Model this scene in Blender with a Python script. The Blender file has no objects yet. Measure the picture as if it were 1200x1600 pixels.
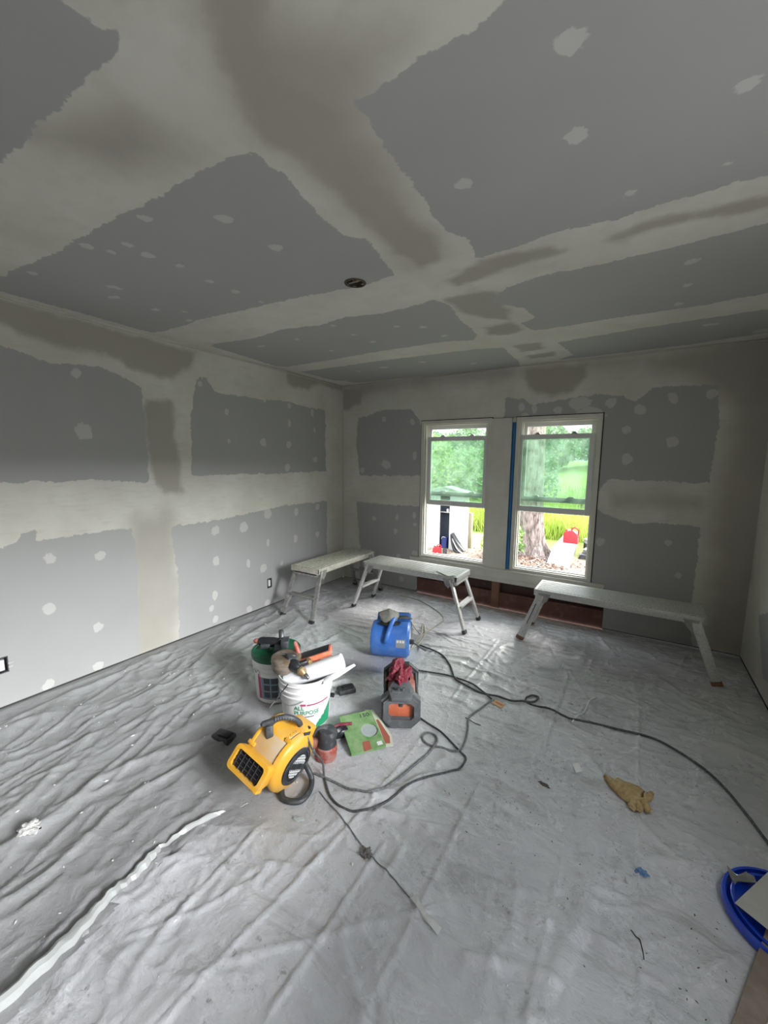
import bpy, bmesh, math, random
import numpy as np
from mathutils import Vector, Matrix, Euler
C = bpy.context.scene.collection
RAD = math.radians
PI = math.pi
random.seed(7)

# ------------------------------------------------------------------ camera
F_PX = 628.75
CAM = Vector((0.0, 0.0, 1.5223))
RT = Vector((0.84748, 0.53072, 0.01071)); UP = Vector((-0.07583, 0.10107, 0.99199)); FW = Vector((-0.52539, 0.84150, -0.12590))
cd = bpy.data.cameras.new('camera'); cam = bpy.data.objects.new('camera', cd); C.objects.link(cam)
cd.sensor_fit = 'HORIZONTAL'; cd.sensor_width = 36.0; cd.lens = F_PX / 1200 * 36.0
cd.clip_start = 0.02; cd.clip_end = 400
m3 = Matrix((RT, UP, -FW)).transposed()
cam.matrix_world = Matrix.Translation(CAM) @ m3.to_4x4()
bpy.context.scene.camera = cam

# ------------------------------------------------------------------ world, lights, exposure
W = bpy.data.worlds.new('overcast_sky'); bpy.context.scene.world = W; W.use_nodes = True
wn = W.node_tree.nodes; wl = W.node_tree.links
bg = wn['Background']; bg.inputs['Strength'].default_value = 3.6
tc = wn.new('ShaderNodeTexCoord'); sx = wn.new('ShaderNodeSeparateXYZ'); cr = wn.new('ShaderNodeValToRGB')
wl.new(tc.outputs['Generated'], sx.inputs[0]); wl.new(sx.outputs['Z'], cr.inputs[0]); wl.new(cr.outputs[0], bg.inputs['Color'])
cr.color_ramp.elements[0].position = 0.0; cr.color_ramp.elements[0].color = (0.50, 0.52, 0.53, 1)
cr.color_ramp.elements[1].position = 0.9; cr.color_ramp.elements[1].color = (1.18, 1.27, 1.38, 1)

def area(name, loc, target, sx_, sy_, power, col=(1, 1, 1)):
    l = bpy.data.lights.new(name, 'AREA'); l.shape = 'RECTANGLE'; l.size = sx_; l.size_y = sy_; l.energy = power; l.color = col
    o = bpy.data.objects.new(name, l); C.objects.link(o); o.location = loc
    o.rotation_euler = (Vector(target) - Vector(loc)).to_track_quat('-Z', 'Y').to_euler(); return o
sl = bpy.data.lights.new('hazy_sun', 'SUN'); sl.energy = 9.0; sl.angle = RAD(38); sl.color = (1.0, 0.97, 0.91)
so = bpy.data.objects.new('hazy_sun', sl); C.objects.link(so)
so.rotation_euler = Vector((-0.42, -0.92, -0.62)).to_track_quat('-Z', 'Y').to_euler(); so.location = (3, 14, 9)
area('daylight_through_side_window', (6.0, 0.2, 3.5), (-3.1, 1.6, -0.1), 2.6, 1.8, 1350, (0.95, 0.97, 1.0))
def portal(loc, target, a, b):
    o = area('window_portal', loc, target, a, b, 1.0); o.data.cycles.is_portal = True
portal((-1.66, 4.22, 1.2), (-1.66, 0, 1.2), 0.72, 1.5)
portal((-0.66, 4.22, 1.2), (-0.66, 0, 1.2), 0.72, 1.5)
vs = bpy.context.scene.view_settings
vs.view_transform = 'Standard'; vs.look = 'None'; vs.gamma = 1.0; vs.exposure = 0.22; vs.use_curve_mapping = False

# ------------------------------------------------------------------ room numbers and helpers
XL, XR, YB, YF, H = -3.166, 0.806, 4.077, -1.6, 2.44
WIN = (-2.065, -0.285, 0.43, 1.96)       # opening holding both windows
LOW = (-2.09, -0.165, 0.0, 0.36)         # opened wall below them
def ray(px, py): return RT * ((px - 600) / F_PX) - UP * ((py - 800) / F_PX) + FW
def on_z(px, py, z=0.0): d = ray(px, py); t = (z - CAM.z) / d.z; return (t * d.x, t * d.y)
def on_back(px, py): d = ray(px, py); t = YB / d.y; return (t * d.x, CAM.z + t * d.z)
def on_left(px, py): d = ray(px, py); t = XL / d.x; return (t * d.y, CAM.z + t * d.z)

def setp(o, label=None, cat=None, group=None, kind=None):
    if label: o['label'] = label
    if cat: o['category'] = cat
    if group: o['group'] = group
    if kind: o['kind'] = kind
    return o
def thing(name, label, cat, loc=(0, 0, 0), rot=(0, 0, 0), group=None):
    o = bpy.data.objects.new(name, None); C.objects.link(o); o.empty_display_size = 0.1
    o.location = loc; o.rotation_euler = rot
    return setp(o, label, cat, group)

def frame(p, q):
    z = (Vector(q) - Vector(p)); L = z.length; z.normalize()
    a = Vector((0, 0, 1)) if abs(z.z) < .95 else Vector((1, 0, 0))
    x = a.cross(z).normalized(); y = z.cross(x)
    return Matrix((x, y, z)).transposed(), L
class MB:
    def __init__(s): s.bm = bmesh.new()
    def _add(s, vs_, fs, M=None, bev=0, seg=1):
        b = bmesh.new(); v = [b.verts.new(Vector(p)) for p in vs_]
        for f in fs:
            try: b.faces.new([v[i] for i in f])
            except ValueError: pass
        if bev: bmesh.ops.bevel(b, geom=b.edges[:] , offset=bev, segments=seg, affect='EDGES', profile=.5)
        if M is not None: b.transform(M)
        me = bpy.data.meshes.new('t'); b.to_mesh(me); b.free(); s.bm.from_mesh(me); bpy.data.meshes.remove(me); return s
    def box(s, c, d, rot=(0, 0, 0), bev=0, seg=2):
        x, y, z = d[0] / 2, d[1] / 2, d[2] / 2
        V = [(i, j, k) for i in (-x, x) for j in (-y, y) for k in (-z, z)]
        Fc = [(0, 1, 3, 2), (4, 6, 7, 5), (0, 4, 5, 1), (2, 3, 7, 6), (0, 2, 6, 4), (1, 5, 7, 3)]
        return s._add(V, Fc, Matrix.Translation(c) @ Euler(rot).to_matrix().to_4x4(), bev, seg)
    def span(s, a, b, bev=0):
        return s.box([(a[i] + b[i]) / 2 for i in range(3)], [abs(b[i] - a[i]) for i in range(3)], bev=bev)
    def bar(s, p, q, w, d, bev=0, ref=(0, 0, 1)):     # rectangular bar from p to q, w across the ref-perpendicular, d the other way
        p = Vector(p); q = Vector(q); z = (q - p); L = z.length; z.normalize(); r = Vector(ref)
        x = r.cross(z)
        if x.length < 1e-3: x = Vector((1, 0, 0)).cross(z)
        x.normalize(); y = z.cross(x)
        M = Matrix.Translation((p + q) / 2) @ Matrix((x, y, z)).transposed().to_4x4()
        a, b_, c = w / 2, d / 2, L / 2
        V = [(i, j, k) for i in (-a, a) for j in (-b_, b_) for k in (-c, c)]
        Fc = [(0, 1, 3, 2), (4, 6, 7, 5), (0, 4, 5, 1), (2, 3, 7, 6), (0, 2, 6, 4), (1, 5, 7, 3)]
        return s._add(V, Fc, M, bev, 2)
    def lathe(s, prof, n=40, M=None, cap0=False, cap1=False, sweep=2 * PI):
        V = []; Fc = []
        for r, z in prof:
            for k in range(n): a = sweep * k / n; V.append((r * math.cos(a), r * math.sin(a), z))
        for i in range(len(prof) - 1):
            for k in range(n):
                k2 = (k + 1) % n; Fc.append((i * n + k, i * n + k2, (i + 1) * n + k2, (i + 1) * n + k))
        if cap0: Fc.append(tuple(range(n))[::-1])
        if cap1: Fc.append(tuple((len(prof) - 1) * n + k for k in range(n)))
        return s._add(V, Fc, M)
    def cyl(s, p, q, r, r2=None, n=24):
        R_, L = frame(p, q); r2 = r if r2 is None else r2
        return s.lathe([(r, 0), (r2, L)], n, Matrix.Translation(p) @ R_.to_4x4(), True, True)
    def rod(s, prof, p, q, n=32):                     # lathe along the axis p->q, prof z in 0..1 of length
        R_, L = frame(p, q)
        return s.lathe([(r, z * L) for r, z in prof], n, Matrix.Translation(p) @ R_.to_4x4(), True, True)
    def tube(s, pts, r, n=10, smooth=4, closed=False):
        P = [Vector(p) for p in pts]
        if smooth: P = catmull(P, smooth, closed)
        V = []; Fc = []; N = len(P); nx = None
        for i in range(N):
            if closed: t = P[(i + 1) % N] - P[i - 1]
            else: t = P[min(i + 1, N - 1)] - P[max(i - 1, 0)]
            t.normalize()
            if nx is None: nx = t.orthogonal().normalized()
            else: nx = (nx - t * nx.dot(t)).normalized()
            ny = t.cross(nx); rr = r[min(int(i / max(N - 1, 1) * (len(r) - 1) + .5), len(r) - 1)] if isinstance(r, (list, tuple)) else r
            for k in range(n): a = 2 * PI * k / n; V.append(P[i] + nx * rr * math.cos(a) + ny * rr * math.sin(a))
        for i in range(N if closed else N - 1):
            j = (i + 1) % N
            for k in range(n): k2 = (k + 1) % n; Fc.append((i * n + k, i * n + k2, j * n + k2, j * n + k))
        if not closed: Fc.append(tuple(range(n))[::-1]); Fc.append(tuple((N - 1) * n + k for k in range(n)))
        return s._add(V, Fc)
    def prism(s, poly, a, b, M=None, bev=0):          # polygon in local xy, from z=a to z=b
        n = len(poly); V = [(x, y, a) for x, y in poly] + [(x, y, b) for x, y in poly]
        Fc = [tuple(range(n))[::-1], tuple(range(n, 2 * n))] + [(k, (k + 1) % n, n + (k + 1) % n, n + k) for k in range(n)]
        return s._add(V, Fc, M, bev, 2)
    def noise(s, amp, sc=8, seed=0):
        from mathutils import noise as N_
        for v in s.bm.verts:
            p = v.co * sc + Vector((seed, seed * 2.3, 0)); v.co += Vector((N_.noise(p), N_.noise(p + Vector((9, 0, 0))), N_.noise(p + Vector((0, 9, 0))))) * amp
        return s
    def sub(s, cuts=1):
        bmesh.ops.subdivide_edges(s.bm, edges=s.bm.edges[:], cuts=cuts, use_grid_fill=True); return s
    def build(s, name, m, parent=None, smooth=True, label=None, kind=None):
        bmesh.ops.recalc_face_normals(s.bm, faces=s.bm.faces[:])
        me = bpy.data.meshes.new(name); s.bm.to_mesh(me); s.bm.free()
        me.materials.append(m); o = bpy.data.objects.new(name, me); C.objects.link(o); o.parent = parent
        if smooth:
            for p in me.polygons: p.use_smooth = True
            try: me.set_sharp_from_angle(angle=RAD(35))
            except Exception: pass
        if label: o['label'] = label
        if kind: o['kind'] = kind
        return o
def catmull(P, k, closed=False):
    out = []; N = len(P)
    for i in range(N if closed else N - 1):
        g = (lambda j: P[j % N]) if closed else (lambda j: P[max(0, min(j, N - 1))])
        a, b, c, d = g(i - 1), g(i), g(i + 1), g(i + 2)
        for s_ in range(k):
            t = s_ / k; out.append(.5 * ((2 * b) + (c - a) * t + (2 * a - 5 * b + 4 * c - d) * t * t + (3 * b - a - 3 * c + d) * t ** 3))
    if not closed: out.append(P[-1].copy())
    return out
def rrect(w, h, r, n=5):
    out = []
    for cx, cy, a0 in ((w / 2 - r, h / 2 - r, 0), (-w / 2 + r, h / 2 - r, 90), (-w / 2 + r, -h / 2 + r, 180), (w / 2 - r, -h / 2 + r, 270)):
        for k in range(n + 1): a = RAD(a0 + 90 * k / n); out.append((cx + r * math.cos(a), cy + r * math.sin(a)))
    return out
AX = lambda x, y, z: Matrix((x, y, z)).transposed().to_4x4()   # columns = axes

# ------------------------------------------------------------------ materials
def nt(name):
    m = bpy.data.materials.new(name); m.use_nodes = True; n = m.node_tree.nodes; l = m.node_tree.links
    return m, n, l, n['Principled BSDF']
def noise_node(n, l, scale, detail=4, rough=.55, stretch=None, dist=0):
    tc = n.new('ShaderNodeTexCoord'); t = n.new('ShaderNodeTexNoise'); t.inputs['Scale'].default_value = scale
    t.inputs['Detail'].default_value = detail; t.inputs['Roughness'].default_value = rough; t.inputs['Distortion'].default_value = dist
    if stretch:
        mp = n.new('ShaderNodeMapping'); mp.inputs['Scale'].default_value = stretch; l.new(tc.outputs['Object'], mp.inputs[0]); l.new(mp.outputs[0], t.inputs['Vector'])
    else: l.new(tc.outputs['Object'], t.inputs['Vector'])
    return t
def ramp(n, l, src, p0, p1, c0=(0, 0, 0, 1), c1=(1, 1, 1, 1)):
    r = n.new('ShaderNodeValToRGB'); l.new(src, r.inputs[0]); r.color_ramp.elements[0].position = p0; r.color_ramp.elements[1].position = p1
    r.color_ramp.elements[0].color = c0; r.color_ramp.elements[1].color = c1; return r
def mixc(n, l, fac, a, b):
    m = n.new('ShaderNodeMix'); m.data_type = 'RGBA'
    for sock, v in ((m.inputs[0], fac), (m.inputs[6], a), (m.inputs[7], b)):
        if isinstance(v, (int, float)): sock.default_value = v
        elif isinstance(v, tuple): sock.default_value = (*v, 1) if len(v) == 3 else v
        else: l.new(v, sock)
    return m.outputs[2]
def math_n(n, l, op, a, b=0.0, c=None):
    m = n.new('ShaderNodeMath'); m.operation = op
    for i, v in enumerate((a, b) + ((c,) if c is not None else ())):
        if isinstance(v, (int, float)): m.inputs[i].default_value = v
        else: l.new(v, m.inputs[i])
    return m.outputs[0]
def bump(n, l, b, src, strength=.3, dist=.01):
    bp = n.new('ShaderNodeBump'); bp.inputs['Strength'].default_value = strength; bp.inputs['Distance'].default_value = dist
    l.new(src, bp.inputs['Height']); l.new(bp.outputs[0], b.inputs['Normal'])
def mat(name, col, rough=.5, metal=0, dust=.0, var=.15, scale=12, bmp=0, dustcol=(.55, .54, .52), coat=0):
    m, n, l, b = nt(name); b.inputs['Roughness'].default_value = rough; b.inputs['Metallic'].default_value = metal
    t = noise_node(n, l, scale); c2 = tuple(max(0, c * (1 - var)) for c in col); c1 = tuple(min(1, c * (1 + var)) for c in col)
    out = mixc(n, l, t.outputs['Fac'], c2, c1)
    if dust:
        t2 = noise_node(n, l, scale * 1.7, 6, .65); r = ramp(n, l, t2.outputs['Fac'], .62 - dust * .4, .80 - dust * .25)
        out = mixc(n, l, math_n(n, l, 'MULTIPLY', r.outputs[0], min(1, dust * 1.3)), out, dustcol)
    l.new(out, b.inputs['Base Color'])
    if coat: b.inputs['Coat Weight'].default_value = coat
    if bmp: bump(n, l, b, t.outputs['Fac'], bmp)
    return m

# joint-compounded drywall; attributes hold signed distances (metres) of the areas traced on the wall
def drywall(name):
    m, n, l, b = nt(name); b.inputs['Roughness'].default_value = .75
    def att(a): x = n.new('ShaderNodeAttribute'); x.attribute_name = a; return x.outputs['Fac']
    def mask(a, amp, sc, soft, amp2=0, stretch=None):
        t = noise_node(n, l, sc, 5, .6, stretch); v = math_n(n, l, 'MULTIPLY_ADD', t.outputs['Fac'], amp, -amp * .5)
        v = math_n(n, l, 'ADD', att(a), v)
        if amp2: t2_ = noise_node(n, l, 48, 3, .6, (1, 1, .6)); v = math_n(n, l, 'ADD', v, math_n(n, l, 'MULTIPLY_ADD', t2_.outputs['Fac'], amp2, -amp2 * .5))
        mr = n.new('ShaderNodeMapRange'); l.new(v, mr.inputs[0]); mr.inputs[1].default_value = -soft; mr.inputs[2].default_value = soft; mr.interpolation_type = 'SMOOTHSTEP'
        return mr.outputs[0]
    board = mask('board', .062, 14, .003, .028); damp = mask('damp', .10, 8, .030); damp2 = mask('soft', .16, 4, .10); spot = mask('spot', .055, 20, .004, .02)
    tv = noise_node(n, l, 2.2, 5, .6); tf = noise_node(n, l, 60, 4, .6); st = noise_node(n, l, 7, 5, .6, (1, 1, 6))
    mud = mixc(n, l, ramp(n, l, tv.outputs['Fac'], .35, .68).outputs[0], (.555, .535, .475), (.65, .635, .585))
    mud = mixc(n, l, math_n(n, l, 'MULTIPLY', ramp(n, l, st.outputs['Fac'], .52, .70).outputs[0], .35), mud, (.46, .435, .38))
    paper = mixc(n, l, tv.outputs['Fac'], (.345, .343, .335), (.40, .397, .39))
    wet = mixc(n, l, tv.outputs['Fac'], (.33, .305, .265), (.43, .40, .355))
    c = mixc(n, l, math_n(n, l, 'MULTIPLY', damp2, .9), mud, wet); c = mixc(n, l, damp, c, wet)
    c = mixc(n, l, board, c, paper); c = mixc(n, l, math_n(n, l, 'MULTIPLY', spot, .8), c, (.56, .55, .52))
    l.new(c, b.inputs['Base Color'])
    h = math_n(n, l, 'SUBTRACT', 1.0, board); h = math_n(n, l, 'ADD', h, spot); h = math_n(n, l, 'ADD', h, math_n(n, l, 'MULTIPLY', tf.outputs['Fac'], .25))
    bump(n, l, b, h, .25, .0015)
    return m
M_dry = drywall('jointed drywall')
M_white = mat('aged cream paint', (.60, .59, .53), .45, dust=.25, scale=6, dustcol=(.50, .48, .42))
M_whiteclean = mat('window vinyl white', (.66, .67, .66), .35, dust=.15, scale=8)
M_seam = mat('dark gap', (.03, .028, .025), .9)
M_brown = mat('dark red brown old wood', (.12, .045, .03), .6, dust=.25, scale=9, var=.4, bmp=.2, dustcol=(.30, .24, .20))
M_brown2 = mat('dark cavity wood', (.055, .026, .02), .7, dust=.15, scale=7, var=.4, dustcol=(.2, .15, .12))
M_stud = mat('old stud wood', (.20, .10, .06), .7, var=.3, scale=10, bmp=.2)
M_blue_tape = mat('blue plastic membrane', (.03, .17, .42), .35, scale=5)
M_alu = mat('plaster spattered aluminium', (.44, .44, .435), .45, .3, dust=.75, var=.3, scale=50, dustcol=(.64, .635, .61), bmp=.25)
M_alu_brown = mat('plaster spattered bench deck, rusty', (.46, .43, .38), .5, .2, dust=.6, var=.4, scale=20, dustcol=(.70, .66, .58), bmp=.3)
M_alu_dark = mat('dull dark aluminium', (.28, .28, .27), .45, .6, dust=.5, scale=16, dustcol=(.55, .54, .50))
M_rubber = mat('black rubber', (.025, .025, .027), .7, dust=.2)
M_black = mat('black plastic', (.016, .017, .02), .38, dust=.12, scale=25, dustcol=(.16, .16, .16))
M_charcoal = mat('charcoal plastic', (.04, .043, .048), .5, dust=.3, scale=20, dustcol=(.20, .20, .20))
M_greyplastic = mat('grey rubberised plastic', (.11, .118, .125), .55, dust=.3, scale=20, dustcol=(.30, .30, .30))
M_yellow = mat('yellow plastic with dust', (.72, .37, .035), .4, dust=.28, scale=6, dustcol=(.60, .50, .36))
M_yellowd = mat('dust coated yellow plastic', (.60, .36, .10), .5, dust=.95, scale=3, dustcol=(.50, .43, .33))
M_bluep = mat('blue plastic with dust', (.055, .19, .60), .42, dust=.30, scale=7, dustcol=(.25, .38, .62))
M_lidblue = mat('bright blue plastic lid', (.01, .06, .55), .25, dust=.1, scale=10, dustcol=(.2, .28, .6), coat=.3)
M_redtool = mat('dusty red plastic', (.33, .06, .04), .5, dust=.5, scale=14, dustcol=(.42, .33, .29))
M_orange = mat('orange plastic', (.60, .15, .07), .45, dust=.35, scale=14, dustcol=(.62, .42, .34))
M_bucket = mat('white bucket plastic', (.72, .73, .72), .35, dust=.2, scale=9)
M_greenlid = mat('dark green lid', (.004, .10, .045), .38, dust=.12, scale=12, dustcol=(.10, .22, .16))
M_roll = mat('white plastic film roll', (.80, .81, .82), .4, scale=5)
M_chrome = mat('bright steel', (.65, .65, .66), .25, 1.0, scale=10)
M_knife = mat('brushed steel blade', (.66, .65, .63), .42, .45, dust=.6, scale=18, dustcol=(.72, .70, .66))
M_cord = mat('dusty black cord', (.06, .065, .068), .6, dust=.4, scale=40, dustcol=(.25, .26, .27))
M_cordgrey = mat('dusty grey cord', (.13, .14, .145), .6, dust=.5, scale=40, dustcol=(.35, .36, .37))
M_cordw = mat('cream cord', (.50, .47, .38), .55, dust=.3, scale=30)
M_gold = mat('tan leather glove', (.46, .31, .13), .45, dust=.45, var=.45, scale=38, dustcol=(.62, .52, .36), bmp=.9)
M_tan = mat('tan cardboard tag', (.72, .46, .24), .8)
M_paper = mat('white paper', (.78, .78, .76), .7)
M_clothred = mat('dark red rag', (.20, .015, .035), .7, dust=.35, scale=25, dustcol=(.42, .25, .25), bmp=.3)
M_capgrey = mat('grey beige cap cloth', (.28, .27, .24), .8, dust=.3, scale=20)
M_caked = mat('brown dust-caked plastic', (.13, .09, .06), .35, dust=.5, scale=9, dustcol=(.30, .27, .235), coat=.3)
M_brass = mat('brown brass tool', (.30, .20, .09), .4, .4, dust=.3)
M_green = mat('green card pack', (.10, .27, .07), .5, dust=.7, scale=9, dustcol=(.30, .42, .22))
M_greenpale = mat('pale card edge', (.60, .62, .48), .55, dust=.3)
M_disc = mat('grey sanding disc', (.38, .42, .41), .8, bmp=.3, scale=60)
M_redprint = mat('red print', (.38, .12, .08), .5)
M_greenprint = mat('green print', (.02, .28, .13), .5)
M_maroon = mat('maroon print', (.42, .05, .14), .5)
M_darkprint = mat('dark print', (.05, .06, .07), .5)
M_blueprint = mat('grey blue print', (.20, .27, .36), .5)
M_woodstrip = mat('dusty brown timber', (.27, .205, .165), .7, dust=.35, scale=8, var=.3, bmp=.2, dustcol=(.42, .37, .33))
M_bluescrap = mat('blue tape scrap', (.13, .25, .45), .6)
M_crumb = mat('plaster crumbs', (.62, .61, .59), .9)
M_dirtcrumb = mat('dirt crumbs', (.13, .11, .095), .95)
M_foil = mat('silvery tape', (.74, .74, .73), .35, .3, scale=40, bmp=.4)
M_wirebox = mat('rusty metal box', (.10, .075, .05), .5, .5, var=.4, scale=30)

def sheet_mat(name):
    m, n, l, b = nt(name)
    at = n.new('ShaderNodeAttribute'); at.attribute_name = 'dull'; dull = at.outputs['Fac']
    t = noise_node(n, l, 1.6, 6, .6); d = noise_node(n, l, 5, 8, .72, None, .6); sp = noise_node(n, l, 42, 6, .7)
    clear = mixc(n, l, ramp(n, l, t.outputs['Fac'], .35, .65).outputs[0], (.53, .53, .555), (.68, .675, .70)); drop = mixc(n, l, t.outputs['Fac'], (.29, .29, .295), (.37, .37, .375))
    streak = noise_node(n, l, 3.2, 8, .68, (1.0, 2.4, 1), .8)
    clear = mixc(n, l, math_n(n, l, 'MULTIPLY', ramp(n, l, streak.outputs['Fac'], .54, .66).outputs[0], .36), clear, (.20, .185, .17))
    k = math_n(n, l, 'MULTIPLY', ramp(n, l, d.outputs['Fac'], .50, .66).outputs[0], ramp(n, l, sp.outputs['Fac'], .55, .64).outputs[0])
    clear = mixc(n, l, math_n(n, l, 'MULTIPLY', k, .8), clear, (.10, .085, .075))
    drop = mixc(n, l, math_n(n, l, 'MULTIPLY', k, .3), drop, (.12, .11, .10))
    l.new(mixc(n, l, dull, clear, drop), b.inputs['Base Color'])
    r = ramp(n, l, d.outputs['Fac'], .3, .7, (.14,) * 3 + (1,), (.36,) * 3 + (1,)); l.new(math_n(n, l, 'ADD', r.outputs[0], math_n(n, l, 'MULTIPLY', dull, .28)), b.inputs['Roughness'])
    b.inputs['Specular IOR Level'].default_value = .75
    w1 = noise_node(n, l, 8, 7, .62, None, .35); w2 = noise_node(n, l, 30, 4, .55, None, .4); w3 = noise_node(n, l, 17, 5, .6, (1, 2.2, 1), .6)
    rid = math_n(n, l, 'ABSOLUTE', math_n(n, l, 'SUBTRACT', w1.outputs['Fac'], .5)); rid3 = math_n(n, l, 'ABSOLUTE', math_n(n, l, 'SUBTRACT', w3.outputs['Fac'], .5))
    hh = math_n(n, l, 'ADD', math_n(n, l, 'MULTIPLY', rid, -1.8), math_n(n, l, 'ADD', math_n(n, l, 'MULTIPLY', rid3, -.8), math_n(n, l, 'MULTIPLY', w2.outputs['Fac'], .25)))
    bump(n, l, b, hh, .6, .012)
    return m
M_sheet = M_drop = sheet_mat('dusty plastic sheeting')

# ------------------------------------------------------------------ traced areas
def sdf(P, poly):
    x = P[:, 0]; y = P[:, 1]; n = len(poly); d = np.full(len(x), 1e9); ins = np.zeros(len(x), bool)
    for i in range(n):
        ax, ay = poly[i]; bx, by = poly[(i + 1) % n]; ex, ey = bx - ax, by - ay; L = ex * ex + ey * ey + 1e-12
        t = np.clip(((x - ax) * ex + (y - ay) * ey) / L, 0, 1); dx = x - ax - t * ex; dy = y - ay - t * ey
        d = np.minimum(d, dx * dx + dy * dy)
        c = ((ay > y) != (by > y)) & (x < (bx - ax) * (y - ay) / (by - ay + 1e-12) + ax); ins ^= c
    d = np.sqrt(d); return np.where(ins, d, -d)
def region(P, polys, conv):
    out = np.full(len(P), -1.0)
    for p in polys: out = np.maximum(out, sdf(P, [conv(*q) for q in p]))
    return out
def spots(P, lst, conv, k=.72):
    out = np.full(len(P), -1.0)
    for s in lst:
        cx, cy = conv(s[0], s[1]); r = s[2] * k; e = s[3] if len(s) > 3 else 1.0; a = s[4] if len(s) > 4 else 0
        dx = P[:, 0] - cx; dy = P[:, 1] - cy; u = dx * math.cos(a) + dy * math.sin(a); v = -dx * math.sin(a) + dy * math.cos(a)
        out = np.maximum(out, r - np.sqrt((u / e) ** 2 + (v * 1.0) ** 2))
    return out
def axis(a, b, step, extra=()):
    v = list(np.linspace(a, b, int(abs(b - a) / step) + 1)) + [e for e in extra if a < e < b]
    v = sorted(v); out = [v[0]]
    for q in v[1:]:
        if q - out[-1] > 1e-4: out.append(q)
    return np.array(out)
def sheetmesh(name, us, vs_, to3, skip=None, attrs=None, m=None, kind='structure'):
    U, V = np.meshgrid(us, vs_); P = np.stack([U.ravel(), V.ravel()], 1); nu = len(us); nv = len(vs_)
    co = to3(P).astype(np.float32)
    i, j = np.meshgrid(np.arange(nu - 1), np.arange(nv - 1)); a = (j * nu + i).ravel()
    Q = np.stack([a, a + 1, a + nu + 1, a + nu], 1)
    if skip is not None:
        cc = (P[Q[:, 0]] + P[Q[:, 2]]) / 2; Q = Q[~skip(cc)]
    me = bpy.data.meshes.new(name); me.vertices.add(len(co)); me.vertices.foreach_set('co', co.ravel())
    me.loops.add(len(Q) * 4); me.loops.foreach_set('vertex_index', Q.ravel().astype(np.int32))
    me.polygons.add(len(Q)); me.polygons.foreach_set('loop_start', (np.arange(len(Q)) * 4).astype(np.int32)); me.polygons.foreach_set('loop_total', np.full(len(Q), 4, np.int32))
    me.update(calc_edges=True); me.polygons.foreach_set('use_smooth', np.ones(len(Q), bool))
    for k, f in (attrs or {}).items():
        at = me.attributes.new(k, 'FLOAT', 'POINT'); at.data.foreach_set('value', f(P).astype(np.float32))
    me.materials.append(m); o = bpy.data.objects.new(name, me); C.objects.link(o)
    if kind: o['kind'] = kind
    return o

CZ = lambda px, py: on_z(px, py, H)
ceil_board = [
 [(-300, -260), (85, -30), (98, 0), (120, 15), (150, 45), (192, 55), (183, 72), (150, 115), (115, 150), (75, 182), (60, 190), (35, 225), (0, 262), (-200, 410), (-400, 400)],
 [(-150, 470), (-60, 455), (0, 433), (50, 410), (95, 390), (170, 345), (215, 325), (260, 300), (300, 275), (340, 255), (385, 237), (402, 245), (420, 262), (450, 275), (470, 305), (500, 335), (540, 370), (575, 372), (600, 410), (617, 428), (600, 435), (560, 448), (480, 462), (420, 475), (380, 485), (310, 500), (290, 508), (240, 521), (100, 482), (0, 455)],
 [(870, -80), (800, 0), (750, 40), (700, 65), (650, 95), (610, 125), (575, 150), (550, 163), (575, 185), (595, 215), (602, 232), (625, 265), (650, 290), (665, 315), (680, 345), (705, 365), (735, 375), (745, 404), (800, 388), (850, 370), (900, 355), (960, 345), (1000, 330), (1100, 300), (1150, 285), (1200, 275), (1400, 225), (1500, -100)],
 [(330, 541), (335, 537), (400, 528), (440, 515), (500, 508), (540, 495), (600, 490), (680, 468), (705, 480), (720, 500), (745, 522), (742, 532), (700, 533), (600, 548), (520, 562), (450, 573), (430, 572), (380, 556)],
 [(765, 473), (790, 450), (850, 430), (950, 410), (1050, 387), (1200, 347), (1350, 312), (1400, 412), (1200, 457), (1100, 477), (960, 497), (900, 507), (835, 517), (812, 505), (837, 497), (815, 480)],
 [(470, 581), (600, 563), (740, 546), (785, 543), (800, 556), (812, 566), (812, 574), (700, 584), (560, 598), (520, 594)],
 [(872, 535), (1000, 513), (1200, 483), (1400, 450), (1400, 485), (1160, 526), (1080, 538), (900, 560), (868, 562), (895, 555)]]
ceil_damp = [
 [(300, -60), (420, -60), (400, 60), (420, 100), (460, 130), (530, 190), (540, 235), (590, 290), (640, 345), (680, 375), (690, 405), (660, 418), (620, 395), (560, 330), (480, 255), (420, 225), (380, 175), (350, 100), (330, 30)],
 [(695, 468), (750, 455), (780, 455), (792, 480), (795, 500), (750, 497), (720, 488)],
 [(755, 512), (800, 502), (820, 515), (790, 524), (760, 522)],
 [(800, 540), (845, 535), (850, 545), (815, 550)], [(820, 556), (865, 549), (868, 556), (830, 561)],
 [(700, 438), (760, 405), (860, 385), (890, 392), (800, 415), (760, 432), (715, 446)],
 [(940, 378), (1000, 348), (1200, 305), (1350, 275), (1350, 290), (1200, 325), (1030, 355), (970, 378)]]
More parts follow.
